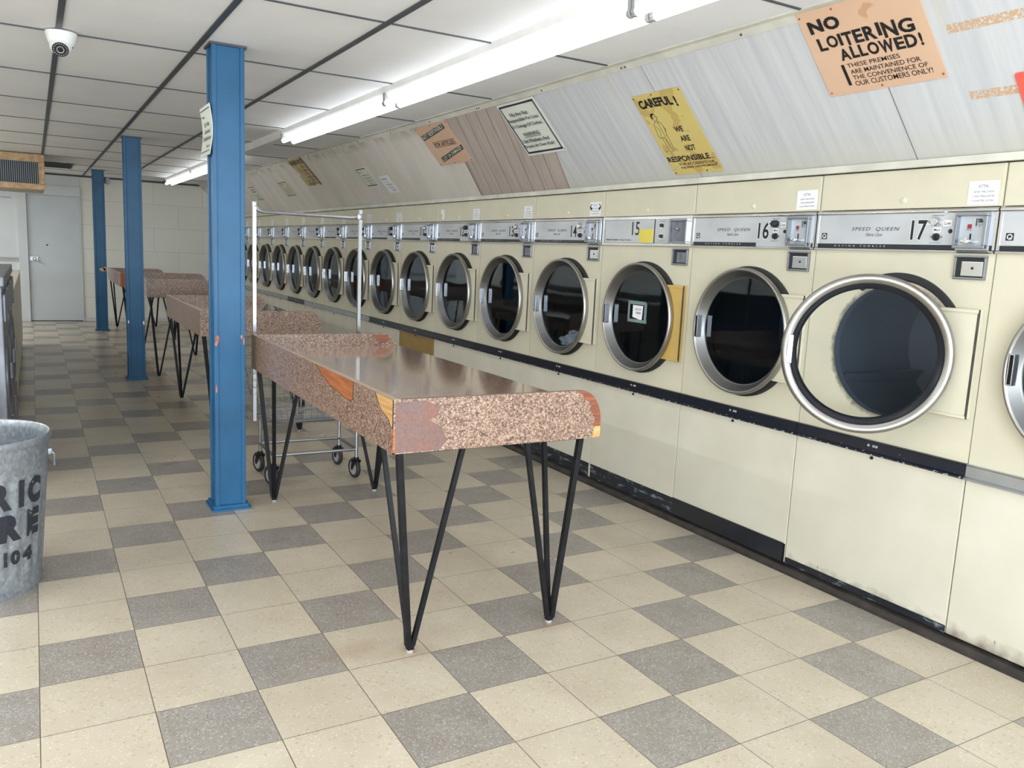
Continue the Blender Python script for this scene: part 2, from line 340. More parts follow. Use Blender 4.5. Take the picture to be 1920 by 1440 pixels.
# ------------------------------------------------------------------ mesh builder
class MB:
    def __init__(s): s.v = []; s.f = []; s.mi = []; s.mats = []; s.cur = 0
    def mat(s, m):
        if m not in s.mats: s.mats.append(m)
        s.cur = s.mats.index(m); return s
    def add(s, vs, fs, mtx=None):
        o = len(s.v)
        s.v += [tuple(mtx @ Vector(p)) if mtx is not None else tuple(p) for p in vs]
        s.f += [tuple(i+o for i in f) for f in fs]; s.mi += [s.cur]*len(fs); return s
    def box(s, x0, x1, y0, y1, z0, z1, mtx=None):
        x0, x1 = sorted((x0, x1)); y0, y1 = sorted((y0, y1)); z0, z1 = sorted((z0, z1))
        return s.add([(x0,y0,z0),(x1,y0,z0),(x1,y1,z0),(x0,y1,z0),(x0,y0,z1),(x1,y0,z1),(x1,y1,z1),(x0,y1,z1)],
                     [(0,3,2,1),(4,5,6,7),(0,1,5,4),(1,2,6,5),(2,3,7,6),(3,0,4,7)], mtx)
    def bbox(s, x0, x1, y0, y1, z0, z1, b=.004, mtx=None):
        """box with chamfered edges"""
        bm = bmesh.new(); bmesh.ops.create_cube(bm, size=1)
        for v in bm.verts: v.co = Vector(((x0+x1)/2+v.co.x*abs(x1-x0), (y0+y1)/2+v.co.y*abs(y1-y0), (z0+z1)/2+v.co.z*abs(z1-z0)))
        bmesh.ops.bevel(bm, geom=bm.edges[:], offset=b, segments=2, affect='EDGES', profile=.6)
        bm.verts.index_update()
        s.add([v.co[:] for v in bm.verts], [[v.index for v in f.verts] for f in bm.faces], mtx); bm.free(); return s
    def prism(s, pts, axis, a, b, mtx=None):
        """extrude polygon pts (2d) along axis from a to b. axis x: pts=(y,z); y: (x,z); z: (x,y)"""
        n = len(pts)
        mk = {'x': lambda p, t: (t, p[0], p[1]), 'y': lambda p, t: (p[0], t, p[1]), 'z': lambda p, t: (p[0], p[1], t)}[axis]
        vs = [mk(p, a) for p in pts]+[mk(p, b) for p in pts]
        fs = [tuple(range(n)), tuple(range(2*n-1, n-1, -1))]+[(i, i+n, (i+1) % n+n, (i+1) % n) for i in range(n)]
        return s.add(vs, fs, mtx)
    def tube(s, pts, r, n=8, square=False, caps=True, mtx=None, up=None):
        pts = [Vector(p) for p in pts]; rings = []
        if square: n = 4
        prev = None
        for i, p in enumerate(pts):
            if i == 0: d = pts[1]-pts[0]
            elif i == len(pts)-1: d = pts[-1]-pts[-2]
            else: d = (pts[i+1]-p).normalized()+(p-pts[i-1]).normalized()
            d.normalize()
            if prev is None:
                ref = Vector(up) if up else (Vector((0, 0, 1)) if abs(d.z) < .9 else Vector((1, 0, 0)))
                a = d.cross(ref).normalized()
            else: a = (prev-d*prev.dot(d)).normalized()
            b = d.cross(a); prev = a
            rr = r[i] if isinstance(r, (list, tuple)) else r
            off = pi/4 if square else 0
            k = 1.414 if square else 1
            rings.append([p+(a*cos(2*pi*j/n+off)+b*sin(2*pi*j/n+off))*rr*k for j in range(n)])
        vs = [v for ring in rings for v in ring]; fs = []
        for i in range(len(rings)-1):
            for j in range(n): fs.append((i*n+j, i*n+(j+1) % n, (i+1)*n+(j+1) % n, (i+1)*n+j))
        if caps: fs += [tuple(range(n-1, -1, -1)), tuple(range((len(rings)-1)*n, len(rings)*n))]
        return s.add(vs, fs, mtx)
    def lathe(s, prof, n=48, mtx=None, a0=0, a1=2*pi, close=False):
        """profile (r,z) about z"""
        full = abs(a1-a0-2*pi) < 1e-6; m = n if full else n+1
        vs = [(r*cos(a0+(a1-a0)*j/n), r*sin(a0+(a1-a0)*j/n), z) for (r, z) in prof for j in range(m)]
        fs = []; L = len(prof)
        for i in range(L if close else L-1):
            i2 = (i+1) % L
            for j in range(n):
                j2 = (j+1) % m
                fs.append((i*m+j, i*m+j2, i2*m+j2, i2*m+j))
        return s.add(vs, fs, mtx)
    def disc(s, c, r, axis='y', n=32, mtx=None):
        mk = {'y': lambda a: (c[0]+r*cos(a), c[1], c[2]+r*sin(a)), 'z': lambda a: (c[0]+r*cos(a), c[1]+r*sin(a), c[2]), 'x': lambda a: (c[0], c[1]+r*cos(a), c[2]+r*sin(a))}[axis]
        return s.add([mk(2*pi*j/n) for j in range(n)], [tuple(range(n))], mtx)
    def mesh(s, name, mat=None, smooth=False, angle=35):
        me = bpy.data.meshes.new(name); me.from_pydata(s.v, [], s.f); me.update()
        mats = s.mats if s.mats else [mat]
        for m in mats: me.materials.append(m)
        if s.mats:
            for p, k in zip(me.polygons, s.mi): p.material_index = k
        bm = bmesh.new(); bm.from_mesh(me); bmesh.ops.recalc_face_normals(bm, faces=bm.faces[:]); bm.to_mesh(me); bm.free()
        if smooth:
            for p in me.polygons: p.use_smooth = True
            try: me.set_sharp_from_angle(angle=R(angle))
            except Exception: pass
        return me
def obj(name, me, parent=None, loc=(0,0,0), rot=(0,0,0)):
    o = bpy.data.objects.new(name, me); COL.objects.link(o); o.location = loc; o.rotation_euler = rot
    if parent: o.parent = parent
    return o
def tag(o, label=None, cat=None, group=None, kind=None):
    for k, v in (('label', label), ('category', cat), ('group', group), ('kind', kind)):
        if v: o[k] = v
    return o
def thing(name, label, cat, loc=(0,0,0), rot=(0,0,0), group=None):
    return tag(obj(name, None, None, loc, rot), label, cat, group)
def struct(name, mb, mat=None, parent=None, smooth=False):
    o = obj(name, mb.mesh(name, mat, smooth), parent)
    if not parent: o['kind'] = 'structure'
    return o

# ------------------------------------------------------------------ lettering
_tc = {}
def glyphs(body, bold=0.0, shear=0.0, space=1.0):
    key = (body, bold, shear, space)
    if key in _tc: return _tc[key]
    cu = bpy.data.curves.new('t', 'FONT'); cu.body = body; cu.size = 1; cu.offset = bold; cu.shear = shear; cu.space_character = space; cu.resolution_u = 3
    o = bpy.data.objects.new('t', cu); COL.objects.link(o)
    dg = bpy.context.evaluated_depsgraph_get(); me = bpy.data.meshes.new_from_object(o.evaluated_get(dg))
    vs = [v.co.copy() for v in me.vertices]; fs = [tuple(p.vertices) for p in me.polygons]
    bpy.data.objects.remove(o); bpy.data.curves.remove(cu); bpy.data.meshes.remove(me)
    x0 = min(v.x for v in vs); x1 = max(v.x for v in vs); y0 = min(v.y for v in vs); y1 = max(v.y for v in vs)
    r = ([((v.x-x0)/(x1-x0), (v.y-y0)/(y1-y0)) for v in vs], fs); _tc[key] = r; return r
def put_text(mb, body, x0, y0, x1, y1, place, rise=0.0, bold=.0, shear=.0, space=1.0, arch=0.0):
    """body fills the box x0..x1, y0(bottom)..y1(top) of the local sign plane; place maps (u,v)->3d"""
    g, fs = glyphs(body, bold, shear, space)
    mb.add([place(x0+(x1-x0)*a, y0+(y1-y0)*b+rise*a+arch*4*a*(1-a)) for a, b in g], fs)

# ------------------------------------------------------------------ room shell
XL, YB, YF, H = -3.3, 13.35, -4.75, 2.393
FX = 3.085                                   # plane of the dryer fronts
mb = MB(); mb.box(XL-.1, 4.2, YF-.1, YB+.1, -.1, 0); struct('floor', mb, M['floor'])
mb = MB(); mb.box(XL-.1, 4.2, YF-.1, YB+.1, H, H+.1); struct('ceiling', mb, M['ceiling'])
mb = MB(); mb.box(XL-.1, XL, YF, YB, 0, H); struct('wall_left', mb, M['blocks'])
mb = MB(); mb.box(XL, 4.1, YB, YB+.1, 0, H); struct('wall_back', mb, M['blocks'])
# sloped part of the right wall above the dryers, with the plain wall behind the machines
mb = MB(); mb.prism([(2.585, H), (3.075, 1.868), (3.10, 1.868), (3.10, H)], 'y', YF, YB); struct('wall_right', mb, M['slope'])
mb = MB(); mb.box(4.0, 4.1, YF, YB, 0, H); mb.box(FX+.02, 4.0, YF, -1.275, 0, 1.868); struct('wall_right.001', mb, M['blocks'])
# storefront behind the camera: sill, piers and header round three panes
mb = MB()
for a, b in ((XL, -3.1), (-1.1, -.75), (1.25, 1.4), (3.3, 4.1)): mb.box(a, b, YF-.1, YF, 0, H)
mb.box(XL, 4.1, YF-.1, YF, 0, .35); mb.box(XL, 4.1, YF-.1, YF, 2.33, H); struct('wall_front', mb, M['grey_wall'])
for k, (a, b) in enumerate(((-3.1, -1.1), (-.75, 1.25), (1.4, 3.3))):
    f = MB()
    for q in ((a, a+.05, .35, 2.33), (b-.05, b, .35, 2.33), (a, b, .35, .41), (a, b, 2.27, 2.33)): f.box(q[0], q[1], YF-.08, YF-.02, q[2], q[3])
    fo = struct('window_%d' % (k+1), f, M['strip_steel'])
    g = MB(); g.box(a+.05, b-.05, YF-.055, YF-.049, .41, 2.27); obj('window_pane', g.mesh('window_pane', M['glass_clear']), fo)
mb = MB(); mb.box(-14, 14, -22, YF-.1, -.15, -.1); struct('ground', mb, M['concrete'])
# suspended-ceiling grid
mb = MB()
for k in range(-6, 5):
    x = .178+.6096*k
    if XL < x < 2.56:
        mb.box(x-.0135, x+.0135, YF, YB, H-.007, H)
for k in range(-4, 12):
    y = .108+1.2192*k
    if YF < y < YB: mb.box(XL, 2.585, y-.006, y+.006, H-.005, H)
struct('trim_1', mb, M['tbar'])
# strips: top of slope, foot of slope, back-wall top angle
nx, nz = -.733, -.680
mb = MB(); mb.prism([(2.570, H), (2.570, H-.006), (2.592, H-.010), (2.612, H-.034), (2.618, H-.026), (2.600, H)], 'y', YF, YB); struct('trim_2', mb, M['trim_white'])
mb = MB(); mb.box(3.058, 3.085, YF, YB, 1.842, 1.870); struct('trim_3', mb, M['trim_white'])
mb = MB(); mb.box(XL, 2.6, YB-.02, YB, H-.03, H); struct('trim_4', mb, M['tbar'])
mb = MB()
y = -1.9
while y < 12:
    for dy in (0, .03) if int(y*10) % 3 == 0 else (0,):
        mb.lathe([(.0, .004), (.005, .003), (.006, 0)], 8, Matrix.Translation((2.603, y+dy, H-.023)) @ Matrix.Rotation(R(225), 4, 'Y'))
    y += .78
struct('trim_5', mb, M['ink_soft'])

# grey partition, door and rail on the back wall
yb = YB
mb = MB(); mb.box(-1.5, -.165, yb-.02, yb, 0, H); mb.box(-.165, .735, yb-.012, yb, 2.06, H)
struct('wall_back.001', mb, M['grey_wall'])
mb = MB(); mb.box(-.165, -.035, yb-.07, yb, 0, 2.05); mb.box(-.165, .735, yb-.05, yb, 2.04, 2.19); mb.box(.722, .738, yb-.03, yb, 0, 2.05); struct('trim_6', mb, M['grey_wall'])
d = MB(); d.box(-.03, .72, yb-.025, yb-.002, .012, 2.035); door = struct('door_1', d, M['grey_door'])
h = MB(); h.box(-.012, .10, yb-.045, yb-.024, .985, 1.045); h.lathe([(0, .07), (.022, .068), (.03, .055), (.026, .035), (.012, .03), (.012, 0)], 16, Matrix.Translation((.055, yb-.04, 1.01)) @ Matrix.Rotation(R(90), 4, 'X')); obj('door_handle', h.mesh('door_handle', M['cart_chrome'], True), door)
h = MB(); h.lathe([(0, .012), (.010, .010), (.013, 0)], 12, Matrix.Translation((.235, yb-.025, 1.24)) @ Matrix.Rotation(R(90), 4, 'X')); obj('peephole', h.mesh('peephole', M['ink'], True), door)
h = MB(); h.box(-.03, .72, yb-.03, yb-.024, 0.0, .012); obj('bottom_gap_strip', h.mesh('bottom_gap_strip', M['ink']), door)
mb = MB(); mb.box(-1.5, -.165, yb-.04, yb-.02, .995, 1.02); mb.box(-1.5, -.165, yb-.028, yb-.02, .96, .97); mb.box(-.9, -.24, yb-.028, yb-.02, 1.955, 1.968); struct('trim_7', mb, M['tag_grey'])
mb = MB(); mb.box(XL, 3.0, yb-.012, yb, 0, .06); struct('baseboard_back', mb, M['grey_wall'])
# dark strip on the floor along the foot of the dryers
mb = MB(); mb.prism([(3.048, 0), (3.050, .012), (3.066, .028), (3.10, .034), (3.10, 0)], 'y', -3.0, YB); struct('baseboard_right', mb, M['kickwood'])

# ------------------------------------------------------------------ air duct with grille
t = thing('air_vent', 'wood-framed air vent with dark vertical fins hanging from ceiling above the grey door', 'vent', (0, 9.8, 1.955))
mb = MB(); mb.box(-.70, .185, .045, 1.2, .005, .432); obj('duct_box', mb.mesh('duct_box', M['duct']), t)
mb = MB()
for q in ((-.72, .195, .0, .066), (-.72, .195, .337, .43), (-.72, -.655, .066, .337), (.132, .195, .066, .337)): mb.bbox(q[0], q[1], 0, .045, q[2], q[3], .008)
for q in ((-.66, .137, .058, .070), (-.66, .137, .333, .345), (.128, .140, .066, .337)): mb.box(q[0], q[1], -.008, .012, q[2], q[3])
obj('frame', mb.mesh('frame', M['wood_frame']), t)
mb = MB().mat(M['dark']); mb.box(-.655, .132, .038, .044, .066, .337); mb.mat(M['grille'])
for k in range(35):
    x = -.648+k*.0223; mb.box(x, x+.008, .010, .022, .068, .335)
obj('grille', mb.mesh('grille'), t)

# ------------------------------------------------------------------ blue posts
def post(cx, yf, label, h=H, sign=False):
    t = thing('support_post', label, 'post', (cx, yf+.075, 0), group='blue steel posts down the room')
    mb = MB(); w, d = .0785, .0755
    mb.box(-w+.009, w-.009, -d+.009, d-.009, .012, h)
    for sx in (-1, 1):
        for sy in (-1, 1):      # raised corner flanges
            mb.bbox(sx*w, sx*(w-.022), sy*d, sy*(d-.026), .012, h, .003)
    obj('column', mb.mesh('column', M['blue']), t)
    mb = MB()
    mb.prism([(-.10, -.10), (.10, -.10), (.105, .10), (-.10, .10)], 'z', 0, .012); mb.prism([(-.09, -.088), (.09, -.088), (.09, .09), (-.09, .09)], 'z', .012, .028)
    obj('base_plate', mb.mesh('base_plate', M['blue']), t)
    mb = MB(); mb.box(-.088, .088, -.086, .086, h-.012, h-.001); obj('ceiling_collar', mb.mesh('ceiling_collar', M['tbar']), t)
    return t
def chips(t, spots, mat=None):
    """bare patches where the paint is knocked off the front corners"""
    rnd = random.Random(int(spots[0][2]*1000))
    for (x, side, z, w, h) in spots:
        mb = MB()
        n = 9; pts = [(x+w*.5*cos(2*pi*j/n)*rnd.uniform(.55, 1), z+h*.5*sin(2*pi*j/n)*rnd.uniform(.6, 1)) for j in range(n)]
        if side == 'f': mb.prism(pts, 'y', -.0768, -.0752)
        else: mb.prism(pts, 'x', -.0798, -.0782)
        obj('bare_patch', mb.mesh('bare_patch', mat or M['bare']), t)
p1 = post(.908, 2.22, 'nearest blue steel post, beside the front table, notice high on its side')
chips(p1, [(-.064, 'f', .925, .022, .05), (-.07, 'f', .90, .014, .03), (-.070, 'f', .66, .009, .055), (.058, 'f', .935, .012, .03), (.07, 'f', .91, .008, .05)])
p2 = post(.905, 6.80, 'middle blue steel post of the row of three')
chips(p2, [(.068, 'f', .58, .02, .05), (-.07, 'f', .59, .015, .045)], M['paper'])
p3 = post(.910, 11.70, 'farthest blue steel post, close to the back wall, with a bare scraped band')
chips(p3, [(.02, 'f', .93, .10, .07), (.055, 'f', .935, .05, .085)], M['wood_frame'])
# small dark lamp on far side of the last post
t = thing('wall_lamp', 'small dark lamp clamped high on the farthest blue post', 'lamp', (.9885, 11.75, 2.25))
mb = MB(); mb.bbox(0, .012, -.03, .03, -.05, .05, .003); obj('bracket', mb.mesh('bracket', M['dark']), t)
mb = MB(); mb.lathe([(.018, .03), (.034, .0), (.034, -.05), (.024, -.075), (0, -.08)], 16, Matrix.Translation((.045, 0, .02))); obj('lamp_shade', mb.mesh('lamp_shade', M['tag_grey'], True), t)

# ------------------------------------------------------------------ strip lights
def strip(y0, y1, lit, label, drop=.0):
    t = thing('strip_light', label, 'ceiling light', (1.965, (y0+y1)/2, H), group='fluorescent strip lights in one line')
    L = (y1-y0)/2
    mb = MB(); mb.prism([(-.062, 0), (-.054, -.030), (-.036, -.056), (.036, -.056), (.054, -.030), (.062, 0)], 'y', -L+.002, L-.002); obj('housing', mb.mesh('housing', M['fixture']), t)
    for s in (-1, 1):
        for x in (-.042, .042):
            mb = MB()
            mb.bbox(x-.012, x+.012, s*(L-.012)-.008, s*(L-.012)+.008, -.108, -.030, .003)
            mb.lathe([(0, .011), (.014, .011), (.017, .006), (.017, -.006), (.014, -.011), (0, -.011)], 14, Matrix.Translation((x, s*(L-.014), -.092)) @ Matrix.Rotation(R(90), 4, 'X'))
            obj('lamp_holder', mb.mesh('lamp_holder', M['socket'], True), t)
    if lit is not None:
        for x in (-.042, .042):
            mb = MB(); mb.tube([(x, -L+.03, -.092), (x, L-.03, -.092)], .019, 14); o = obj('fluorescent_tube', mb.mesh('fluorescent_tube', M['tube'] if lit else M['tube_off'], True), t)
    return t
strip(-2.15, .285, True, 'fluorescent strip light nearest the camera, cut off by the top of the picture')
strip(.285, 2.70, True, 'lit twin-tube fluorescent strip above the front table, largest one seen whole')
strip(2.70, 5.10, True, 'lit twin-tube strip whose far end meets the unlit strip')
strip(5.10, 7.50, None, 'unlit white strip light without tubes, just right of the nearest blue post')
strip(7.50, 9.90, True, 'lit strip light seen just left of the nearest blue post')
strip(9.90, 12.30, True, 'farthest lit strip light, closest to the back wall')

# ------------------------------------------------------------------ dome camera
t = thing('security_camera', 'white dome security camera fixed to the ceiling at upper left', 'security camera', (.19, 2.53, H-.007))
mb = MB(); mb.lathe([(0, 0), (.070, 0), (.070, -.012), (.067, -.02), (.060, -.045), (.052, -.062)], 32); obj('mount', mb.mesh('mount', M['camera_white'], True), t)
mb = MB(); A = Matrix.Translation((-.004, -.012, -.062)) @ Matrix.Rotation(R(-52), 4, 'X') @ Matrix.Rotation(R(4), 4, 'Y')
mb.lathe([(.050*cos(a), .050*sin(a)) for a in [R(q) for q in range(90, -49, -10)]]+[(.036, -.040)], 32, A); ball = obj('dome', mb.mesh('dome', M['camera_white'], True), t)
mb = MB(); mb.disc((0, 0, -.0402), .0365, 'z', 32, A); l = obj('lens_plate', mb.mesh('lens_plate', M['ink']), ball)
mb = MB()
for k in range(18):
    a = 2*pi*k/18; mb.disc((.029*cos(a), .029*sin(a), -.0412), .0028, 'z', 8, A)
mb.lathe([(.013, -.042), (.017, -.044), (.017, -.040)], 20, A)
obj('led_ring', mb.mesh('led_ring', M['tag_grey']), ball)

# ------------------------------------------------------------------ signs on the slope
EX = Vector((.495, 0, -.533)).normalized(); UP = -EX; RT = Vector((0, -1, 0)); NRM = RT.cross(UP)
def slope_frame(Y, v):
    o = Vector((2.585, Y, 2.393))+EX*v+NRM*.0015
    return Matrix(((RT.x, UP.x, NRM.x, o.x), (RT.y, UP.y, NRM.y, o.y), (RT.z, UP.z, NRM.z, o.z), (0, 0, 0, 1)))
def P3(z=.0035): return lambda u, v: (u, -v, z)
def flat_sign(name, label, cat, Y, v, w, h, mat, border=None, thick=.002, group=None, curl=0.0, frame=None, outline=None):
    t = thing(name, label, cat, group=group); t.matrix_world = frame if frame is not None else slope_frame(Y, v)
    n = 10; mb = MB()
    if outline: mb.prism([(x, -y) for x, y in outline], 'z', 0, thick)
    elif curl:
        top = [(w*k/n, 0, thick+curl*(1-k/n)**2) for k in range(n+1)]
        vs = []; fs = []
        for k in range(n+1):
            for q in range(n+1):
                cz = curl*((k/n-.15)**2*((1-k/n)**2)*8+abs(q/n-.5)**2*((1-k/n))*.5)
                vs.append((w*k/n, -h*q/n, thick+cz))
        for k in range(n):
            for q in range(n): a = k*(n+1)+q; fs.append((a, a+1, a+n+2, a+n+1))
        m = len(vs); vs += [(x, y, z-thick) for x, y, z in vs]; fs += [tuple(i+m for i in reversed(f)) for f in fs[:]]
        for k in range(n):
            for a, b in ((k*(n+1), (k+1)*(n+1)), (k*(n+1)+n, (k+1)*(n+1)+n), (k, k+1), (n*(n+1)+k, n*(n+1)+k+1)): fs.append((a, b, b+m, a+m))
        mb.add(vs, fs)
    else: mb.box(0, w, -h, 0, 0, thick)
    obj('sign_panel', mb.mesh('sign_panel', mat), t)
    if border:
        ins, th, mt = border; b = MB(); z = thick+.0006
        x0, x1, y0, y1 = ins, w-ins, -h+ins, -ins
        tl = th if isinstance(th, tuple) else (th, th)   # horizontal, vertical line widths
        b.box(x0, x1, y1-tl[0], y1, thick, z); b.box(x0, x1, y0, y0+tl[0], thick, z); b.box(x0, x0+tl[1], y0, y1, thick, z); b.box(x1-tl[1], x1, y0, y1, thick, z)
        obj('border', b.mesh('border', mt), t)
    return t
def letters(t, rows, mat, z=.0032, name='lettering', **kw):
    """rows of (text, x0, ytop, x1, ybottom[, opts]) in metres from the sign's top left"""
    mb = MB()
    for r in rows:
        o = dict(kw); o.update(r[5] if len(r) > 5 else {})
        put_text(mb, r[0], r[1], r[4], r[3], r[2], lambda u, v: (u, -v, z), **o)
    return obj(name, mb.mesh(name, mat), t)
def screws(t, pts, z=.002, r=.0045, mat=None):
    for x, y in pts:
        mb = MB(); mb.lathe([(0, z+.003), (r*.7, z+.0025), (r, z)], 10, Matrix.Translation((x, -y, 0)))
        obj('screw', mb.mesh('screw', mat or M['wood_red'], True), t)

t = flat_sign('warning_sign', 'large orange NO LOITERING ALLOWED sign on the sloped wall', 'sign', .150, .012, .496, .366, M['sign_orange'])
wx = [('N', .034, .042, .098, .094, {'rise': -.004, 'bold': .05}), ('O', .104, .040, .172, .092, {'bold': .05}), ('L', .045, .115, .083, .168), ('O', .086, .113, .134, .163), ('I', .139, .113, .153, .162), ('T', .157, .113, .200, .168), ('E', .204, .112, .243, .166), ('R', .248, .110, .298, .166), ('I', .304, .106, .319, .158), ('N', .325, .110, .380, .172), ('G', .386, .116, .446, .170)]
letters(t, wx+[('A', .118, .176, .163, .224), ('L', .168, .172, .200, .222), ('L', .204, .173, .236, .222), ('O', .240, .174, .286, .224), ('W', .289, .176, .346, .228), ('E', .351, .178, .388, .226), ('D', .392, .176, .436, .227), ('!', .446, .178, .457, .228)], M['ink'], name='headline', bold=.035)
letters(t, [('THESE PREMISES', .129, .239, .352, .257), ('ARE MAINTAINED FOR', .133, .266, .424, .285), ('THE CONVENIENCE OF', .133, .292, .443, .310), ('OUR CUSTOMERS ONLY!', .133, .316, .453, .337)], M['ink'], name='small_print', bold=.004)
mb = MB(); mb.box(.103, .116, -.330, -.240, .002, .0032); obj('printed_bar', mb.mesh('printed_bar', M['ink']), t)
screws(t, [(.012, .020), (.484, .020), (.012, .350), (.484, .350), (.24, .352), (.16, .015)])

t = flat_sign('warning_sign', 'stained yellow CAREFUL sign with a drawing of a standing man', 'sign', 1.297, .190, .360, .491, M['sign_yellow'])
letters(t, [('CAREFUL', .024, .030, .270, .080, {'rise': .006, 'arch': -.005}), ('!', .286, .040, .300, .098)], M['ink'], name='headline', bold=.045)
letters(t, [('WE', .180, .205, .240, .237), ('ARE', .185, .260, .255, .293), ('NOT', .184, .317, .256, .350), ('RESPONSIBLE', .008, .375, .322, .409)], M['ink'], bold=.03)
letters(t, [('....', .300, .403, .350, .408), ('FOR ACCIDENTS OR', .078, .419, .335, .434), ('INJURIES ON PREMISES!', .076, .442, .341, .457)], M['ink'], name='small_print', bold=.006)
# drawing: man in a suit, hands behind his back
strokes = [
 [(.070,.150),(.060,.140),(.058,.125),(.066,.113),(.082,.110),(.094,.116),(.098,.128)],                         # hair
 [(.098,.128),(.104,.134),(.103,.142),(.096,.146),(.092,.155),(.080,.158),(.070,.150)],                         # face and chin
 [(.084,.128),(.088,.132),(.084,.136)], [(.094,.130),(.099,.134)], [(.086,.147),(.094,.146)], [(.070,.132),(.074,.138),(.070,.143)],
 [(.076,.158),(.062,.166),(.050,.180),(.046,.205),(.040,.228),(.036,.246),(.046,.258),(.062,.262)],             # back and arm
 [(.092,.155),(.104,.166),(.112,.182),(.112,.205),(.108,.225),(.104,.244)],                                     # chest
 [(.080,.160),(.088,.176),(.094,.162)], [(.088,.176),(.086,.210),(.086,.244)], [(.060,.184),(.070,.212),(.062,.240),(.052,.244)],
 [(.050,.250),(.076,.256),(.104,.244)], [(.112,.190),(.118,.214),(.108,.226)],
 [(.058,.258),(.060,.285),(.058,.312),(.060,.330)], [(.076,.258),(.078,.290),(.076,.316),(.074,.330)],
 [(.104,.246),(.104,.280),(.100,.310),(.098,.322)], [(.082,.262),(.086,.296),(.086,.322)],
 [(.060,.330),(.056,.338),(.074,.346),(.092,.343),(.088,.335),(.074,.330)], [(.086,.322),(.092,.334),(.112,.336),(.116,.328),(.098,.322)],
 [(.032,.340),(.040,.336),(.036,.344)], [(.058,.350),(.066,.352)], [(.112,.344),(.122,.342)]]
mb = MB()
for s in strokes: mb.tube([(x, -y, .0022) for x, y in s], .0011, 5)
hair = [(.061,.140),(.058,.125),(.066,.113),(.082,.110),(.094,.116),(.084,.121),(.074,.122),(.070,.132),(.066,.142)]
mb.prism([(x, -y) for x, y in hair], 'z', .0021, .0028)
obj('drawing', mb.mesh('drawing', M['ink']), t)
screws(t, [(.008, .014), (.350, .014), (.15, .010), (.012, .478), (.25, .478), (.34, .440)], mat=M['ink'])

t = flat_sign('notice_sign', 'white curled sign with navy border, WARNING in the middle', 'sign', 2.560, .047, .440, .384, M['sign_white'], curl=.012)
mb = MB()
for q in ((.02, .42, .014, .024), (.02, .42, .356, .366), (.02, .023, .014, .366), (.417, .420, .014, .366)):
    mb.box(q[0], q[1], -q[3], -q[2], .004, .0095)
obj('border', mb.mesh('border', M['ink_navy']), t)
letters(t, [('We Are Not', .085, .068, .300, .095), ('Responsible For Loss', .030, .108, .385, .139), ('Or Damage Of Clothes.', .032, .152, .388, .182), ('WARNING', .100, .214, .292, .241), ('Use Washers And', .048, .260, .355, .288), ('Dryers At Own Risk!', .035, .302, .378, .331)], M['ink_navy'], z=.010, bold=.012)
mb = MB(); mb.box(.098, .292, -.249, -.246, .0095, .010); obj('underline', mb.mesh('underline', M['ink_navy']), t)
screws(t, [(.008, .370), (.430, .370), (.22, .376), (.2, .008)], mat=M['ink'], r=.0035)

t = flat_sign('notice_sign', 'orange sign with two slanted black bars, NOT RESPONSIBLE at top', 'sign', 3.883, .048, .553, .354, M['sign_orange'])
mb = MB(); mb.prism([(.021, -.078), (.475, -.016), (.482, -.056), (.026, -.120)], 'z', .002, .0028); mb.prism([(.096, -.285), (.548, -.206), (.540, -.245), (.095, -.326)], 'z', .002, .0028); obj('printed_bar', mb.mesh('printed_bar', M['ink']), t)
mb = MB()
for q in ((.135, .490, .146, .149), (.135, .490, .193, .196), (.135, .139, .146, .196), (.486, .490, .146, .196)): mb.box(q[0], q[1], -q[3], -q[2], .002, .0028)
obj('box_outline', mb.mesh('box_outline', M['ink']), t)
letters(t, [('NOT RESPONSIBLE', .036, .080, .466, .112, {'rise': -.061}), ('LOST OR DAMAGED', .108, .290, .530, .318, {'rise': -.078})], M['sign_white'], z=.0040, bold=.01)
letters(t, [('FOR ARTICLES', .150, .154, .475, .188)], M['ink'], name='middle_line', bold=.02)
screws(t, [(.012, .015), (.540, .015), (.28, .010), (.012, .340), (.54, .340), (.27, .343)], mat=M['ink'])

t = flat_sign('notice_sign', 'torn browned PARENTS sign with dark right edge on the sloped wall', 'sign', 7.545, .018, .555, .371, M['sign_tan'], outline=[(0, .01), (.30, 0), (.55, 0), (.555, .371), (.40, .352), (.30, .371), (.05, .36), (.03, .22), (.14, .20), (.06, .16)])
letters(t, [('PARENTS', .05, .022, .50, .075)], M['ink'], name='headline', bold=.03)
letters(t, [('WATCH YOUR', .28, .105, .50, .130), ('CHILDREN', .24, .150, .50, .175), ('DO NOT LET', .26, .195, .50, .220), ('THEM PLAY', .26, .240, .50, .265), ('ON CARTS', .22, .285, .50, .310), ('DOING SO', .16, .325, .52, .355)], M['ink_soft'])
mb = MB(); mb.box(.540, .556, -.37, 0, .002, .006); obj('dark_edge', mb.mesh('dark_edge', M['ink']), t)

t = flat_sign('notice_card', 'ivory card with black border, five short centred lines, right of the rack pole', 'sign', 5.712, .280, .278, .225, M['sign_white'], border=(.012, (.009, .006), M['ink']))
letters(t, [('Please...', .03, .035, .13, .055), ('Remove Your', .07, .075, .24, .096), ('Lint & Do Not', .05, .110, .235, .131), ('Overload', .08, .145, .22, .164), ('Thank You', .10, .178, .23, .198)], M['ink_soft'])
t = flat_sign('notice_sheet', 'plain white printed sheet right of the black-bordered ivory card', 'sign', 5.285, .405, .235, .190, M['paper'], thick=.0008)
letters(t, [('ATTENTION', .03, .025, .16, .045), ('Dryer Doors', .04, .065, .17, .078), ('MUST BE SHUT', .05, .090, .21, .110), ('to Run', .06, .122, .18, .138), ('$1.00', .11, .150, .19, .175)], M['ink_soft'], z=.002)
t = flat_sign('notice_card', 'narrow ivory lined card left of the browned PARENTS sign', 'sign', 8.640, .258, .390, .228, M['sign_cream'], border=(.012, (.008, .005), M['ink']))
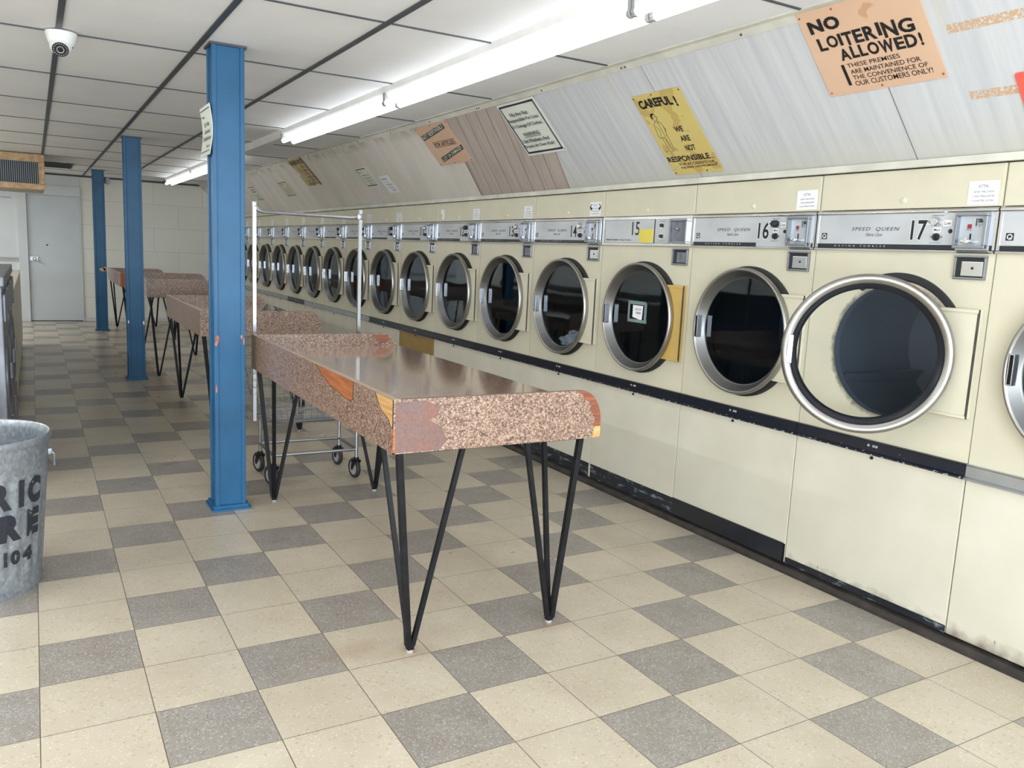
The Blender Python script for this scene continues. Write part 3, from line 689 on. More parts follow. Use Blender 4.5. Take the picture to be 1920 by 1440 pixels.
letters(t, [('NOTICE', .06, .035, .24, .060), ('Please do not dye', .07, .080, .34, .096), ('clothes in these', .06, .106, .34, .122), ('machines or use', .08, .132, .34, .148), ('any flammable', .08, .158, .34, .174), ('fluids here', .08, .184, .26, .200)], M['ink_soft'])
t = flat_sign('notice_card', 'ivory card with bold heading, leftmost of the notices on the sloped wall', 'sign', 10.27, .246, .37, .224, M['sign_white'])
letters(t, [('NO TINTING', .05, .03, .32, .06), ('OR DYEING', .05, .07, .32, .10), ('of clothes', .05, .12, .32, .14), ('in washers', .05, .15, .32, .17), ('allowed', .05, .18, .32, .20)], M['ink_soft'])
mb = MB(); mb.box(.0, .36, -.224, -.216, .002, .003); mb.box(.0, .36, -.008, 0, .002, .003); obj('border', mb.mesh('border', M['ink']), t)
t = flat_sign('wall_placard', 'coral red placard at the right edge of the picture', 'sign', -.565, .405, .30, .30, M['coral'], outline=[(.012, 0), (.30, 0), (.30, .30), (.012, .30), (.003, .297), (0, .288), (0, .012), (.003, .003)])

# notice on the near post, bowed plastic facing the washers
t = thing('post_notice', 'bowed white Do Not Overload notice on the side of the nearest blue post', 'sign')
t.matrix_world = Matrix(((0, 0, -1, .8245), (-1, 0, 0, 2.45), (0, 1, 0, 2.095), (0, 0, 0, 1)))
w, h = .27, .245
def bow(u, v, z=0): return (u, v, .0+z+.030*(1-sin(pi*min(1, max(0, -v/h))))*.5)
mb = MB(); n = 10
vs = [bow(w*i/n, -h*j/n) for i in range(n+1) for j in range(n+1)]; m = len(vs); vs += [(a, b, c+.002) for a, b, c in vs]
fs = []
for i in range(n):
    for j in range(n): a = i*(n+1)+j; fs += [(a, a+1, a+n+2, a+n+1), (a+m, a+n+1+m, a+n+2+m, a+1+m)]
for k in range(n):
    for a, b in ((k*(n+1), (k+1)*(n+1)), (k*(n+1)+n, (k+1)*(n+1)+n), (k, k+1), (n*(n+1)+k, n*(n+1)+k+1)): fs.append((a, b, b+m, a+m))
mb.add(vs, fs); obj('sign_panel', mb.mesh('sign_panel', M['sign_white']), t)
mb = MB()
pl_ = lambda u, v: bow(u, -v, .0032)
for r in (('Please...', .03, .040, .11, .055), ('Do Not', .07, .075, .20, .097), ('Overload', .06, .110, .21, .132), ('The Machines', .03, .145, .24, .167), ('Thank You', .14, .190, .24, .205)):
    put_text(mb, r[0], r[1], r[4], r[3], r[2], pl_, bold=.01)
for q in ((.015, .020), (.220, .225)):
    for k in range(8): 
        a, b = .015+.03*k, .045+.03*k
        mb.add([pl_(a, q[0]), pl_(b, q[0]), pl_(b, q[1]), pl_(a, q[1])], [(0, 1, 2, 3)])
obj('lettering', mb.mesh('lettering', M['ink_soft']), t)

# ------------------------------------------------------------------ tumble dryers
# local frame: x to the right seen from the room, y into the machine, z up; front plane y = 0
CX, CZ, RH = .015, 1.105, .270
def face_with_hole(mb, x0, x1, z0, z1, y, cx, cz, r, n=64):
    vs = []; fs = []
    for k in range(n):
        a = 2*pi*k/n; c, s = cos(a), sin(a)
        tx = ((x1-cx)/c if c > 0 else (x0-cx)/c) if abs(c) > 1e-6 else 1e9
        tz = ((z1-cz)/s if s > 0 else (z0-cz)/s) if abs(s) > 1e-6 else 1e9
        t_ = min(tx, tz); vs += [(cx+r*c, y, cz+r*s), (cx+t_*c, y, cz+t_*s)]
    for k in range(n):
        k2 = (k+1) % n; fs.append((2*k, 2*k+1, 2*k2+1, 2*k2))
    for (qx, qz) in ((x0, z0), (x1, z0), (x1, z1), (x0, z1)):      # corner triangles
        a = math.atan2(qz-cz, qx-cx) % (2*pi); k = int(a/(2*pi)*n) % n; k2 = (k+1) % n
        i = len(vs); vs.append((qx, y, qz)); fs.append((2*k+1, i, 2*k2+1))
    mb.add(vs, fs)
DM = {}
def dryer_meshes():
    for nm, mat in (('plain', M['cream']), ('smudged', M['cream_smudged'])):
        mb = MB(); face_with_hole(mb, -.402, .402, .722, 1.512, 0, CX, CZ, RH)
        mb.box(-.403, -.399, .0005, .84, .04, 1.838); mb.box(.399, .403, .0005, .84, .04, 1.838); mb.box(-.399, .399, .0005, .84, 1.834, 1.838); mb.box(-.399, .399, .835, .84, .04, 1.834)
        mb.box(-.399, .399, .012, .835, .70, .715)
        DM['cabinet_'+nm] = mb.mesh('cabinet', mat)
    mb = MB(); mb.lathe([(RH, .0005), (RH-.004, .03), (RH+.04, .05), (RH+.05, .60), (.05, .66), (0, .66)], 48, Matrix.Translation((CX, 0, CZ)) @ Matrix.Rotation(R(-90), 4, 'X'))
    for k in range(3):
        a = R(90+120*k); Mx = Matrix.Translation((CX, 0, CZ)) @ Matrix.Rotation(-a, 4, 'Y'); mb.prism([(.315, -.03), (.26, 0), (.315, .03)], 'y', .08, .60, Mx)
    DM['drum'] = mb.mesh('drum', M['drum'], True)
    mb = MB(); mb.bbox(-.400, .400, -.004, .02, 1.684, 1.838, .003); DM['upper_panel'] = mb.mesh('upper_panel', M['cream'])
    mb = MB(); mb.bbox(-.404, .4045, -.004, .02, 1.684, 1.838, .0015); DM['upper_panel_tight'] = mb.mesh('upper_panel', M['cream'])
    mb = MB(); mb.lathe([(0, .006), (.009, .006), (.012, .003), (.0125, 0)], 20, Matrix.Translation((.007, -.004, 1.716)) @ Matrix.Rotation(R(90), 4, 'X')); mb.box(.0055, .0085, -.0108, -.0098, 1.711, 1.721); DM['lock'] = mb.mesh('lock', M['sign_cream'], True)
    # console
    mb = MB().mat(M['brushed']); mb.box(-.400, .400, -.010, .01, 1.522, 1.668)
    mb.mat(M['chrome']); mb.prism([(.01, 1.664), (-.014, 1.664), (-.018, 1.668), (-.018, 1.674), (-.012, 1.680), (.01, 1.681)], 'x', -.402, .402); mb.prism([(.01, 1.511), (-.012, 1.512), (-.020, 1.516), (-.018, 1.521), (-.010, 1.5245), (.01, 1.5245)], 'x', -.402, .402)
    mb.box(-.402, -.394, -.014, .01, 1.524, 1.664); mb.box(.393, .402, -.014, .01, 1.524, 1.664)
    DM['console'] = mb.mesh('console')
    mb = MB(); mb.box(-.392, .250, -.0108, -.0098, 1.5245, 1.5415); mb.box(.380, .392, -.0108, -.0098, 1.5245, 1.5415); DM['stripe'] = mb.mesh('stripe', M['black'])
    mb = MB(); mb.box(-.392, .05, -.0108, -.0098, 1.5245, 1.5415); mb.box(.380, .392, -.0108, -.0098, 1.5245, 1.5415); DM['stripe_short'] = mb.mesh('stripe', M['black'])
    mb = MB(); put_text(mb, 'DRYING TUMBLER', -.30, 1.530, -.05, 1.536, lambda u, v: (u, -.0112, v), space=2.6); DM['tumbler_text'] = mb.mesh('small_lettering', M['white_ink'])
    mb = MB(); put_text(mb, 'SPEED  QUEEN', -.221, 1.594, .006, 1.611, lambda u, v: (u, -.0106, v), shear=.25, space=1.15); put_text(mb, 'Fabric Care', -.150, 1.574, -.070, 1.587, lambda u, v: (u, -.0106, v), shear=.5); DM['lettering'] = mb.mesh('lettering', M['ink'])
    mb = MB(); mb.box(-.374, -.346, -.0106, -.0098, 1.560, 1.587); DM['badge'] = mb.mesh('badge', M['ink'])
    mb = MB(); A = Matrix.Translation((-.360, -.0108, 1.5735)) @ Matrix.Rotation(R(90), 4, 'X'); mb.lathe([(.0065, 0), (.010, 0)], 20, A); mb.tube([(-.360, -.0109, 1.571), (-.352, -.0109, 1.564)], .0012, 5); DM['badge_ring'] = mb.mesh('badge_ring', M['white_ink'])
    A = Matrix.Translation((.167, -.010, 1.629)) @ Matrix.Rotation(R(90), 4, 'X')
    mb = MB(); mb.lathe([(0, .026), (.014, .026), (.0165, .022), (.0175, .004), (.0175, 0)], 24, A); DM['knob_light'] = mb.mesh('knob', M['chrome'], True)
    DM['knob_dark'] = None
    mb = MB(); mb.lathe([(0, .026), (.014, .026), (.0165, .022), (.0175, .004), (.0175, 0)], 24, A); DM['knob_dark'] = mb.mesh('knob', M['black'], True)
    A = Matrix.Translation((.169, -.010, 1.572)) @ Matrix.Rotation(R(90), 4, 'X')
    mb = MB(); mb.lathe([(0, .012), (.011, .012), (.0145, .006), (.0145, 0)], 24, A); mb.box(.1655, .1725, -.030, -.020, 1.561, 1.583); mb.box(.146, .150, -.0125, -.010, 1.570, 1.574); mb.box(.188, .192, -.0125, -.010, 1.570, 1.574); DM['start_knob'] = mb.mesh('start_knob', M['black'], True)
    mb = MB(); mb.lathe([(0, .006), (.006, .005), (.0085, .001), (.0085, 0)], 16, Matrix.Translation((.223, -.010, 1.594)) @ Matrix.Rotation(R(90), 4, 'X')); DM['indicator'] = mb.mesh('indicator_light', M['dark'], True)
    lab = (('High', .118, .148, 1.618, 1.642), ('Low', .192, .226, 1.613, 1.636), ('Med', .152, .184, 1.589, 1.609))
    for s, a, b, c, d_ in lab:
        mb = MB().mat(M['paper']); mb.box(a, b, -.0106, -.0098, c, d_)
        mb.mat(M['ink']); put_text(mb, s, a+.004, c+.005, b-.004, d_-.005, lambda u, v: (u, -.0109, v), bold=.01); DM['label_'+s] = mb.mesh('temperature_label')
    mb = MB().mat(M['ink']); put_text(mb, 'TEMPERATURE', .142, 1.6515, .190, 1.6555, lambda u, v: (u, -.0109, v)); put_text(mb, 'PUSH TO START', .142, 1.5475, .190, 1.551, lambda u, v: (u, -.0109, v))
    DM['labels'] = mb.mesh('small_lettering')
    # coin slide box
    def frame(mb, x0, x1, z0, z1, w, y0, y1):
        for q in ((x0, x1, z1-w, z1), (x0, x1, z0, z0+w), (x0, x0+w, z0+w, z1-w), (x1-w, x1, z0+w, z1-w)): mb.bbox(q[0], q[1], y0, y1, q[2], q[3], .0022)
    mb = MB(); frame(mb, .250, .374, 1.529, 1.660, .011, -.034, .0); DM['coin_box'] = mb.mesh('coin_box', M['box_chrome'])
    mb = MB().mat(M['plate_white']); mb.box(.261, .363, -.013, -.002, 1.540, 1.649)
    mb.mat(M['red']); mb.box(.291, .307, -.0145, -.012, 1.603, 1.619)
    mb.mat(M['ink']); mb.box(.303, .309, -.0145, -.012, 1.561, 1.584); mb.box(.322, .325, -.0145, -.012, 1.612, 1.640)
    for q in ((.330, 1.634), (.334, 1.626)): mb.box(q[0], q[0]+.014, -.0145, -.012, q[1], q[1]+.004)
    put_text(mb, '25c', .328, 1.625, .348, 1.639, lambda u, v: (u, -.0148, v), bold=.03); put_text(mb, 'QUARTER', .328, 1.617, .350, 1.621, lambda u, v: (u, -.0148, v)); put_text(mb, 'ONLY', .332, 1.611, .345, 1.615, lambda u, v: (u, -.0148, v)); put_text(mb, 'RETURN', .288, 1.596, .308, 1.600, lambda u, v: (u, -.0148, v))
    DM['coin_plate'] = mb.mesh('coin_plate')
    mb = MB(); mb.bbox(.284, .326, -.040, -.012, 1.549, 1.561, .003); mb.bbox(.300, .313, -.046, -.038, 1.546, 1.566, .002); DM['coin_slide'] = mb.mesh('coin_slide', M['chrome'])
    mb = MB(); frame(mb, .255, .378, 1.414, 1.505, .009, -.012, .002); DM['coin_vault'] = mb.mesh('coin_vault', M['box_chrome'])
    mb = MB().mat(M['dark']); mb.box(.264, .369, -.0015, -.0005, 1.423, 1.496); mb.mat(M['chrome']); mb.bbox(.282, .366, -.008, -.001, 1.426, 1.482, .003)
    mb.mat(M['dark']); mb.lathe([(0, .003), (.004, .003), (.0055, 0)], 12, Matrix.Translation((.326, -.008, 1.457)) @ Matrix.Rotation(R(90), 4, 'X')); DM['vault_door'] = mb.mesh('vault_door')
    mb = MB().mat(M['dark']); mb.box(.264, .369, -.0015, -.0005, 1.423, 1.496); mb.mat(M['steel_dark']); mb.bbox(.290, .366, -.006, -.001, 1.428, 1.484, .003); DM['vault_door_dark'] = mb.mesh('vault_door')
    # hinge plate
    for nm, mt in (('cream', M['cream_pale']), ('mustard', M['mustard'])):
        r_ = .292; zt_, zb_ = 1.305, .893
        at = math.asin((zt_-CZ)/r_); ab = math.asin((zb_-CZ)/r_)
        arc = [(CX+r_*cos(at+(ab-at)*k/16), CZ+r_*sin(at+(ab-at)*k/16)) for k in range(17)]
        mb = MB(); mb.prism(arc+[(.384, zb_), (.384, zt_)], 'y', -.024, 0); mb.bbox(.235, .384, -.030, -.022, 1.292, 1.305, .002); mb.bbox(.235, .384, -.030, -.022, .893, .903, .002); DM['hinge_'+nm] = mb.mesh('hinge_plate', mt)
    mb = MB(); mb.tube([(.384, -.022, .893), (.384, -.022, 1.305)], .0045, 8)
    DM['hinge_pin'] = mb.mesh('hinge_pin', M['kickwood'])
    # trim band
    prof = [(.0, .664), (-.010, .660), (-.024, .664), (-.024, .671), (-.012, .676), (-.010, .715), (-.014, .722), (.0, .723)]
    for nm, mt in (('black', M['band_black']), ('steel', M['strip_steel'])):
        mb = MB(); mb.prism(prof, 'x', -.4035, .4035); DM['band_'+nm] = mb.mesh('trim_band', mt)
    mb = MB()
    for dx in (-.02, .005, .018): mb.lathe([(0, .004), (.005, .003), (.006, 0)], 10, Matrix.Translation((dx, -.0105, .700)) @ Matrix.Rotation(R(90), 4, 'X'))
    DM['band_bolts'] = mb.mesh('band_bolts', M['tag_grey'])
    for nm, z0, mt in (('std', .128, M['cream_worn']), ('low', .068, M['cream_worn']), ('floor', .040, M['cream_worn']), ('ochre', .128, M['ochre'])):
        mb = MB(); mb.bbox(-.4015, .4015, -.003, .02, z0, .661, .002); DM['lower_'+nm] = mb.mesh('lower_panel', mt)
    mb = MB(); mb.lathe([(0, .006), (.006, .006), (.008, 0)], 12, Matrix.Translation((-.003, -.003, .648)) @ Matrix.Rotation(R(90), 4, 'X')); DM['lower_latch'] = mb.mesh('latch', M['ink'], True)
    for nm, z1, y in (('std', .126, .008), ('low', .066, .004)):
        mb = MB(); mb.box(-.402, .402, y-.004 if nm == 'std' else -.001, y+.01, .036, z1); DM['kick_'+nm] = mb.mesh('kick_plate', M['kick'])
    mb = MB(); mb.box(-.400, .392, -.010, .010, .040, .132); DM['kick_proud'] = mb.mesh('kick_plate', M['black'])
    # door, local origin at ring centre, y outwards negative
    Ry = Matrix.Rotation(R(90), 4, 'X')          # lathe z -> -y
    mb = MB().mat(M['ring'])
    mb.lathe([(.296, .012), (.306, .016), (.3125, .028), (.3135, .044), (.311, .054), (.306, .058), (.300, .057), (.296, .051)], 72, Ry)
    mb.mat(M['ring_dark']); mb.lathe([(.296, .051), (.270, .016), (.267, .012), (.262, .011), (.260, .004), (.296, .004), (.296, .012)], 72, Ry)
    DM['door'] = mb.mesh('door_ring', None, True, 50)
    mb = MB().mat(M['ring'])
    mb.lathe([(.296, .000), (.306, .006), (.3135, .020), (.3145, .040), (.309, .055), (.301, .060), (.290, .058), (.279, .048)], 72, Ry)
    mb.mat(M['black']); mb.lathe([(.279, .048), (.270, .034), (.262, .030), (.256, .010), (.256, -.008), (.296, -.008), (.296, .0)], 72, Ry)
    DM['door_open'] = mb.mesh('door_ring', None, True, 50)
    mb = MB(); mb.lathe([(.0, .013), (.12, .0125), (.264, .0115)], 64, Ry); DM['glass'] = mb.mesh('door_glass', M['glass'], True)
    mb = MB(); mb.lathe([(.0, .016), (.12, .0155), (.258, .0135)], 64, Ry); DM['glass_open'] = mb.mesh('door_glass', M['glass_clear'], True)
    mb = MB(); mb.lathe([(.300, -.001), (.322, -.001), (.322, .010), (.300, .014)], 72, Matrix.Translation((.008, 0, 0)) @ Ry, close=True); DM['gasket'] = mb.mesh('gasket', M['rubber'], True)  # dark offset ring standing in for the shaded gap behind the door
    mb = MB(); mb.lathe([(.290, -.001), (.324, -.001), (.322, .010), (.300, .012)], 48, Matrix.Translation((.010, 0, 0)) @ Ry, a0=R(30), a1=R(125), close=True); DM['gasket_arc'] = mb.mesh('gasket', M['rubber'], True)  # partial dark arc for the shade beside the open door
    # handle: chrome pull with dark slot, on the left of the ring
    mb = MB().mat(M['chrome'])
    for q in ((-.291, -.287, -.056, .056), (-.275, -.271, -.056, .056), (-.291, -.271, .052, .057), (-.291, -.271, -.057, -.052)): mb.bbox(q[0], q[1], -.062, -.030, q[2], q[3], .0015)
    mb.mat(M['dark']); mb.bbox(-.287, -.275, -.045, -.036, -.052, .052, .002)
    DM['handle'] = mb.mesh('door_handle')
    # numeral stickers
    for k in range(1, 19):
        s = str(k); wd = .070 if len(s) == 2 else .034; xr = .128
        mb = MB().mat(M['white_ink']); put_text(mb, s, xr-wd-.003, 1.556, xr+.001, 1.640, lambda u, v: (u, -.0104, v), bold=.05)
        mb.mat(M['ink']); put_text(mb, s, xr-wd, 1.559, xr-.002, 1.637, lambda u, v: (u, -.0108, v), bold=.02)
        DM['num%d' % k] = mb.mesh('number_sticker')
dryer_meshes()
def P(name, key, parent, **k): return obj(name, DM[key], parent, **k)

def dryer(n, label):
    yc = -.458+(17-n+.5)*.81
    t = thing('tumble_dryer', label, 'dryer', (FX, yc, 0), (0, 0, R(-90)), 'cream tumble dryers in a row along the right wall')
    cab = P('cabinet', 'cabinet_smudged' if n == 17 else 'cabinet_plain', t)
    P('drum', 'drum', t)
    tight = n in (13, 12, 9, 8, 5, 4)
    up = P('upper_panel', 'upper_panel_tight' if tight else 'upper_panel', t); P('lock', 'lock', up)
    if n == 15:
        c = MB().mat(M['chrome']); c.bbox(-.402, .402, -.012, .01, 1.512, 1.681, .003)
        c.mat(M['plate_white'])
        console = obj('console', c.mesh('console'), t)
        fr = MB().mat(M['brushed']); fr.box(-.372, .090, -.0135, -.011, 1.532, 1.660); fr.box(.100, .218, -.0135, -.011, 1.534, 1.658); obj('control_plate', fr.mesh('control_plate'), console)
        ol = MB()
        for a, b, z0, z1 in ((-.375, .094, 1.528, 1.663), (.097, .221, 1.530, 1.661)):
            for q in ((a, b, z1-.002, z1), (a, b, z0, z0+.002), (a, a+.002, z0, z1), (b-.002, b, z0, z1)): ol.box(q[0], q[1], -.014, -.011, q[2], q[3])
        obj('outline', ol.mesh('outline', M['ink_soft']), console)
        tx = MB(); put_text(tx, 'Speed Queen', -.355, 1.541, -.235, 1.552, lambda u, v: (u, -.0145, v), bold=.03); put_text(tx, 'Drying Tumbler', -.225, 1.539, -.110, 1.552, lambda u, v: (u, -.0145, v)); put_text(tx, 'TEMPERATURE', .140, 1.648, .185, 1.652, lambda u, v: (u, -.0145, v)); put_text(tx, 'PUSH TO START', .135, 1.540, .190, 1.544, lambda u, v: (u, -.0145, v)); obj('lettering', tx.mesh('lettering', M['ink']), console)
        nb = MB(); put_text(nb, '15', -.108, 1.574, -.038, 1.650, lambda u, v: (u, -.0146, v), bold=.005); obj('number_sticker', nb.mesh('number_sticker', M['ink']), console)
        yt = MB(); yt.prism([(-.040, 1.606), (.086, 1.611), (.084, 1.533), (-.030, 1.532), (-.042, 1.57)], 'y', -.0152, -.0136); obj('yellow_tape', yt.mesh('yellow_tape', M['yellow_tape']), console)
        for z in (1.628, 1.569):
            kb = MB().mat(M['chrome']); kb.lathe([(.008, .004), (.018, .004), (.018, 0)], 20, Matrix.Translation((.160, -.0135, z)) @ Matrix.Rotation(R(90), 4, 'X')); kb.mat(M['black']); kb.lathe([(0, .014), (.009, .014), (.012, 0)], 20, Matrix.Translation((.160, -.0135, z)) @ Matrix.Rotation(R(90), 4, 'X')); obj('knob', kb.mesh('knob', None, True), console)
        cb = MB().mat(M['box_chrome'])
        for q in ((.236, .376, 1.650, 1.664), (.236, .376, 1.530, 1.540), (.236, .246, 1.540, 1.650), (.364, .376, 1.540, 1.650)): cb.bbox(q[0], q[1], -.030, -.010, q[2], q[3], .002)
        box = obj('coin_box', cb.mesh('coin_box'), t)
        cp = MB().mat(M['steel_dark']); cp.box(.246, .364, -.016, -.011, 1.540, 1.650); cp.mat(M['chrome']); cp.lathe([(0, .018), (.008, .016), (.010, 0)], 14, Matrix.Translation((.306, -.016, 1.606)) @ Matrix.Rotation(R(90), 4, 'X')); cp.tube([(.306, -.028, 1.606), (.270, -.030, 1.612)], .004, 6); obj('coin_plate', cp.mesh('coin_plate'), box)
        ko = MB().mat(M['dark']); ko.disc((.229, -.0135, 1.612), .006, 'y', 12); obj('screw_hole', ko.mesh('screw_hole'), console)
    else:
        con = P('console', 'console', t)
        if n >= 8: P('stripe', 'stripe' if n in (17, 14, 13, 18) else 'stripe_short', con)
        if n >= 12: P('small_lettering', 'tumbler_text', con)
        P('lettering', 'lettering', con); P('badge', 'badge', con); P('badge_ring', 'badge_ring', con)
        if n <= 17: P('number_sticker', 'num%d' % n, con)
        P('knob', 'knob_light' if n in (17, 14, 13, 11) else 'knob_dark', t); P('start_knob', 'start_knob', t); P('indicator_light', 'indicator', t); P('small_lettering', 'labels', con)
        for q in ('High', 'Low', 'Med'): P('temperature_label', 'label_'+q, con)
        box = P('coin_box', 'coin_box', t); P('coin_plate', 'coin_plate', box); P('coin_slide', 'coin_slide', box)
    va = P('coin_vault', 'coin_vault', t); P('vault_door', 'vault_door' if n not in (15, 13, 12) else 'vault_door_dark', va)
    hp = P('hinge_plate', 'hinge_mustard' if n == 15 else 'hinge_cream', t); P('hinge_pin', 'hinge_pin', hp)
    if n == 15: hp['label'] = 'mustard yellow hinge plate'
    bd = P('trim_band', 'band_black' if (10 <= n <= 17 or n == 6) else 'band_steel', t); P('band_bolts', 'band_bolts', bd)
    lo = P('lower_panel', 'lower_ochre' if n == 11 else 'lower_low' if n == 17 else 'lower_floor' if n == 18 else 'lower_std', t); P('latch', 'lower_latch', lo)
    if n == 11: lo['label'] = 'ochre replacement lower panel'
    if n != 18: P('kick_plate', 'kick_proud' if n == 16 else 'kick_low' if n == 17 else 'kick_std', t)
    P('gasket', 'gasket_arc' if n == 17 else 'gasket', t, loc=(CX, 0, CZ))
    if n == 17:
        th = R(37); hx, hy = .325, -.030
        # ring centre swings about the hinge at the right edge
        d = obj('door_ring', DM['door_open'], t, loc=(.060, -.212, CZ), rot=(0, 0, th)); d['label'] = 'round door swung open'
        P('door_glass', 'glass_open', d)
        hd = MB().mat(M['chrome']); hd.bbox(-.289, -.268, -.066, -.050, -.058, .058, .003)
        for k in range(14): hd.box(-.287, -.270, -.068, -.0655, -.052+k*.0077, -.049+k*.0077)
        obj('door_handle', hd.mesh('door_handle'), d)
    else:
        d = P('door_ring', 'door', t, loc=(CX, 0, CZ)); P('door_glass', 'glass', d); P('door_handle', 'handle', d)
    return t
dl = {18: 'cream tumble dryer cut off by the right edge, with a steel trim strip',
      17: 'cream tumble dryer numbered 17 with its round door swung open',
      16: 'cream tumble dryer numbered 16, partly behind the open door of number 17',
      15: 'cream tumble dryer numbered 15 with mustard hinge plate and taped note on its glass',
      14: 'cream tumble dryer numbered 14 with white laundry showing in its window',
      13: 'cream tumble dryer numbered 13', 12: 'cream tumble dryer numbered 12, two papers on its top panel',
      11: 'cream tumble dryer numbered 11 with an ochre lower panel', 10: 'cream tumble dryer numbered 10, farthest one with a long black trim strip',
      9: 'cream tumble dryer just left of number 10, right of the cart rack pole', 8: 'cream tumble dryer crossed by the right pole of the cart rack',
      7: 'cream tumble dryer first to the left of the right rack pole', 6: 'cream dryer with the only black trim strip among the far steel ones',
      5: 'cream tumble dryer between the rack poles, left of the far black-trimmed one', 4: 'cream tumble dryer second to the right of the left rack pole', 3: 'cream tumble dryer just right of the left rack pole',
      2: 'cream tumble dryer right behind the left rack pole', 1: 'farthest cream tumble dryer, at the back wall end of the row'}
for n_ in range(18, 0, -1): dryer(n_, dl[n_])

# papers stuck on the dryers
_note = None
def dryer_frame(n, x, z, y=-.0045):
    yc = -.458+(17-n+.5)*.81
    # sign-local x right -> world -Y, y up -> Z, normal -> -X
    return Matrix(((0, 0, -1, FX+y), (-1, 0, 0, yc-x), (0, 1, 0, z), (0, 0, 0, 1)))
def note(n, x=.272, z=1.777, w=.114, h=.086, label=None, tilt=0):
    t = thing('paper_notice', label or 'white paper notice on the top panel of dryer %d' % n, 'notice', group='paper notices on the dryers')
    t.matrix_world = dryer_frame(n, x, z) @ Matrix.Rotation(R(tilt), 4, 'Z')
    mb = MB(); mb.box(0, w, -h, 0, 0, .0008); obj('sheet', mb.mesh('sheet', M['paper']), t)
    letters(t, [('ATTN:', .036*w/.114, .014, .075*w/.114, .025), ('DRYER TIME IS NOW', .020*w/.114, .036, .098*w/.114, .043), ('5 MINS PERQUARTER', .018*w/.114, .052, .100*w/.114, .060), ('4 QUARTERS 20 MINS.', .015*w/.114, .068, .102*w/.114, .076)], M['ink_soft'], z=.0012)
    return t
nl = {17: 'white ATTN paper notice above the console of dryer 17', 16: 'white ATTN paper notice above the console of dryer 16', 14: 'white paper notice with two black curved marks above dryer 14', 13: 'white paper notice above the console of dryer 13', 12: 'white paper notice above the coin box of dryer 12', 10: 'white paper notice above the console of dryer 10',
      9: 'paper notice on the dryer just left of number 10', 8: 'paper notice on the dryer crossed by the right rack pole', 7: 'paper notice on first dryer left of the right rack pole', 6: 'paper notice above the far dryer with the black trim strip', 5: 'paper notice above dryer left of the far black-trimmed one', 4: 'paper notice on second dryer right of the left rack pole', 3: 'paper notice on dryer just right of the left rack pole', 2: 'paper notice on the dryer behind the left rack pole'}
for n_, lb in nl.items():
    t = note(n_, {14: .252, 13: .250, 12: .264}.get(n_, .272), label=lb, tilt={16: 1.0, 13: -1}.get(n_, 0))
    if n_ == 14:
        mb = MB()
        for s in (-1, 1):
            pts = [(.057+s*(.030+.018*sin(pi*k/6)), -.030-.028*(k/6)) for k in range(7)]; pts2 = [(.057+s*(.044+.014*sin(pi*k/6)), -.012-.040*(k/6)) for k in range(6, -1, -1)]
            mb.prism([(a, b+.018) for a, b in pts]+pts2, 'z', .0008, .0014)
        obj('curved_mark', mb.mesh('curved_mark', M['ink']), t)
t = thing('torn_notice', 'torn strip of paper at the left of dryer 12 top panel', 'notice'); t.matrix_world = dryer_frame(12, -.340, 1.785)
mb = MB(); mb.prism([(0, 0), (.07, -.004), (.062, -.03), (.074, -.05), (.060, -.088), (.02, -.084), (.03, -.05), (.0, -.03)], 'z', 0, .001); obj('sheet', mb.mesh('sheet', M['paper']), t)
# out-of-order note taped on the glass of dryer 15
t = thing('out_of_order_note', 'small OUT OF ORDER note inside a taped square on the glass of dryer 15', 'notice'); t.matrix_world = dryer_frame(15, -.045, 1.172, -.0172)
mb = MB(); mb.prism([(0, 0), (.093, -.001), (.087, -.080), (.068, -.082), (.0, -.070)], 'z', .0, .0009); obj('sheet', mb.mesh('sheet', M['paper']), t)
letters(t, [('OUT OF', .022, .018, .076, .029), ('ORDER', .028, .038, .076, .050)], M['ink'], z=.0013, bold=.02)
t2 = MB().mat(M['tag_grey'])
for q in ((-.040, .115, .004, .024), (-.044, .130, -.100, -.082), (-.046, -.028, -.100, .022), (.104, .126, -.098, .018)): t2.box(q[0], q[1], q[2], q[3], -.0006, .0)
n = NT('cloudy_sticky_tape'); n.b.inputs['Alpha'].default_value = .5; obj('tape_square', t2.mesh('tape_square', n.set(srgb(150, 172, 172), .4)), t)
for ch in t.children:
    if ch.name.startswith('tape_square'):
        ch.data.materials.clear(); ch.data.materials.append(n.m)
# laundry in dryer 14
def cloth_pile():
    bm = bmesh.new(); bmesh.ops.create_icosphere(bm, subdivisions=5, radius=1)
    from mathutils import noise
    for v in bm.verts:
        p = v.co.copy(); k = 1+.30*noise.noise(p*2.3)+.16*noise.noise(p*5.5)+.06*abs(noise.noise(p*11))
        v.co = Vector((p.x*.155*k, p.y*.080*k, p.z*.060*k+ (.030*p.x))) 
    for f in bm.faces: f.smooth = True
    me = bpy.data.meshes.new('laundry'); bm.to_mesh(me); bm.free(); me.materials.append(M['cloth']); return me
yc14 = -.458+3.5*.81
tag(obj('laundry', cloth_pile(), None, (FX+.108, yc14-.025, .878), (0, R(0), R(-90))), 'crumpled white laundry lying in the drum of dryer 14', 'laundry')

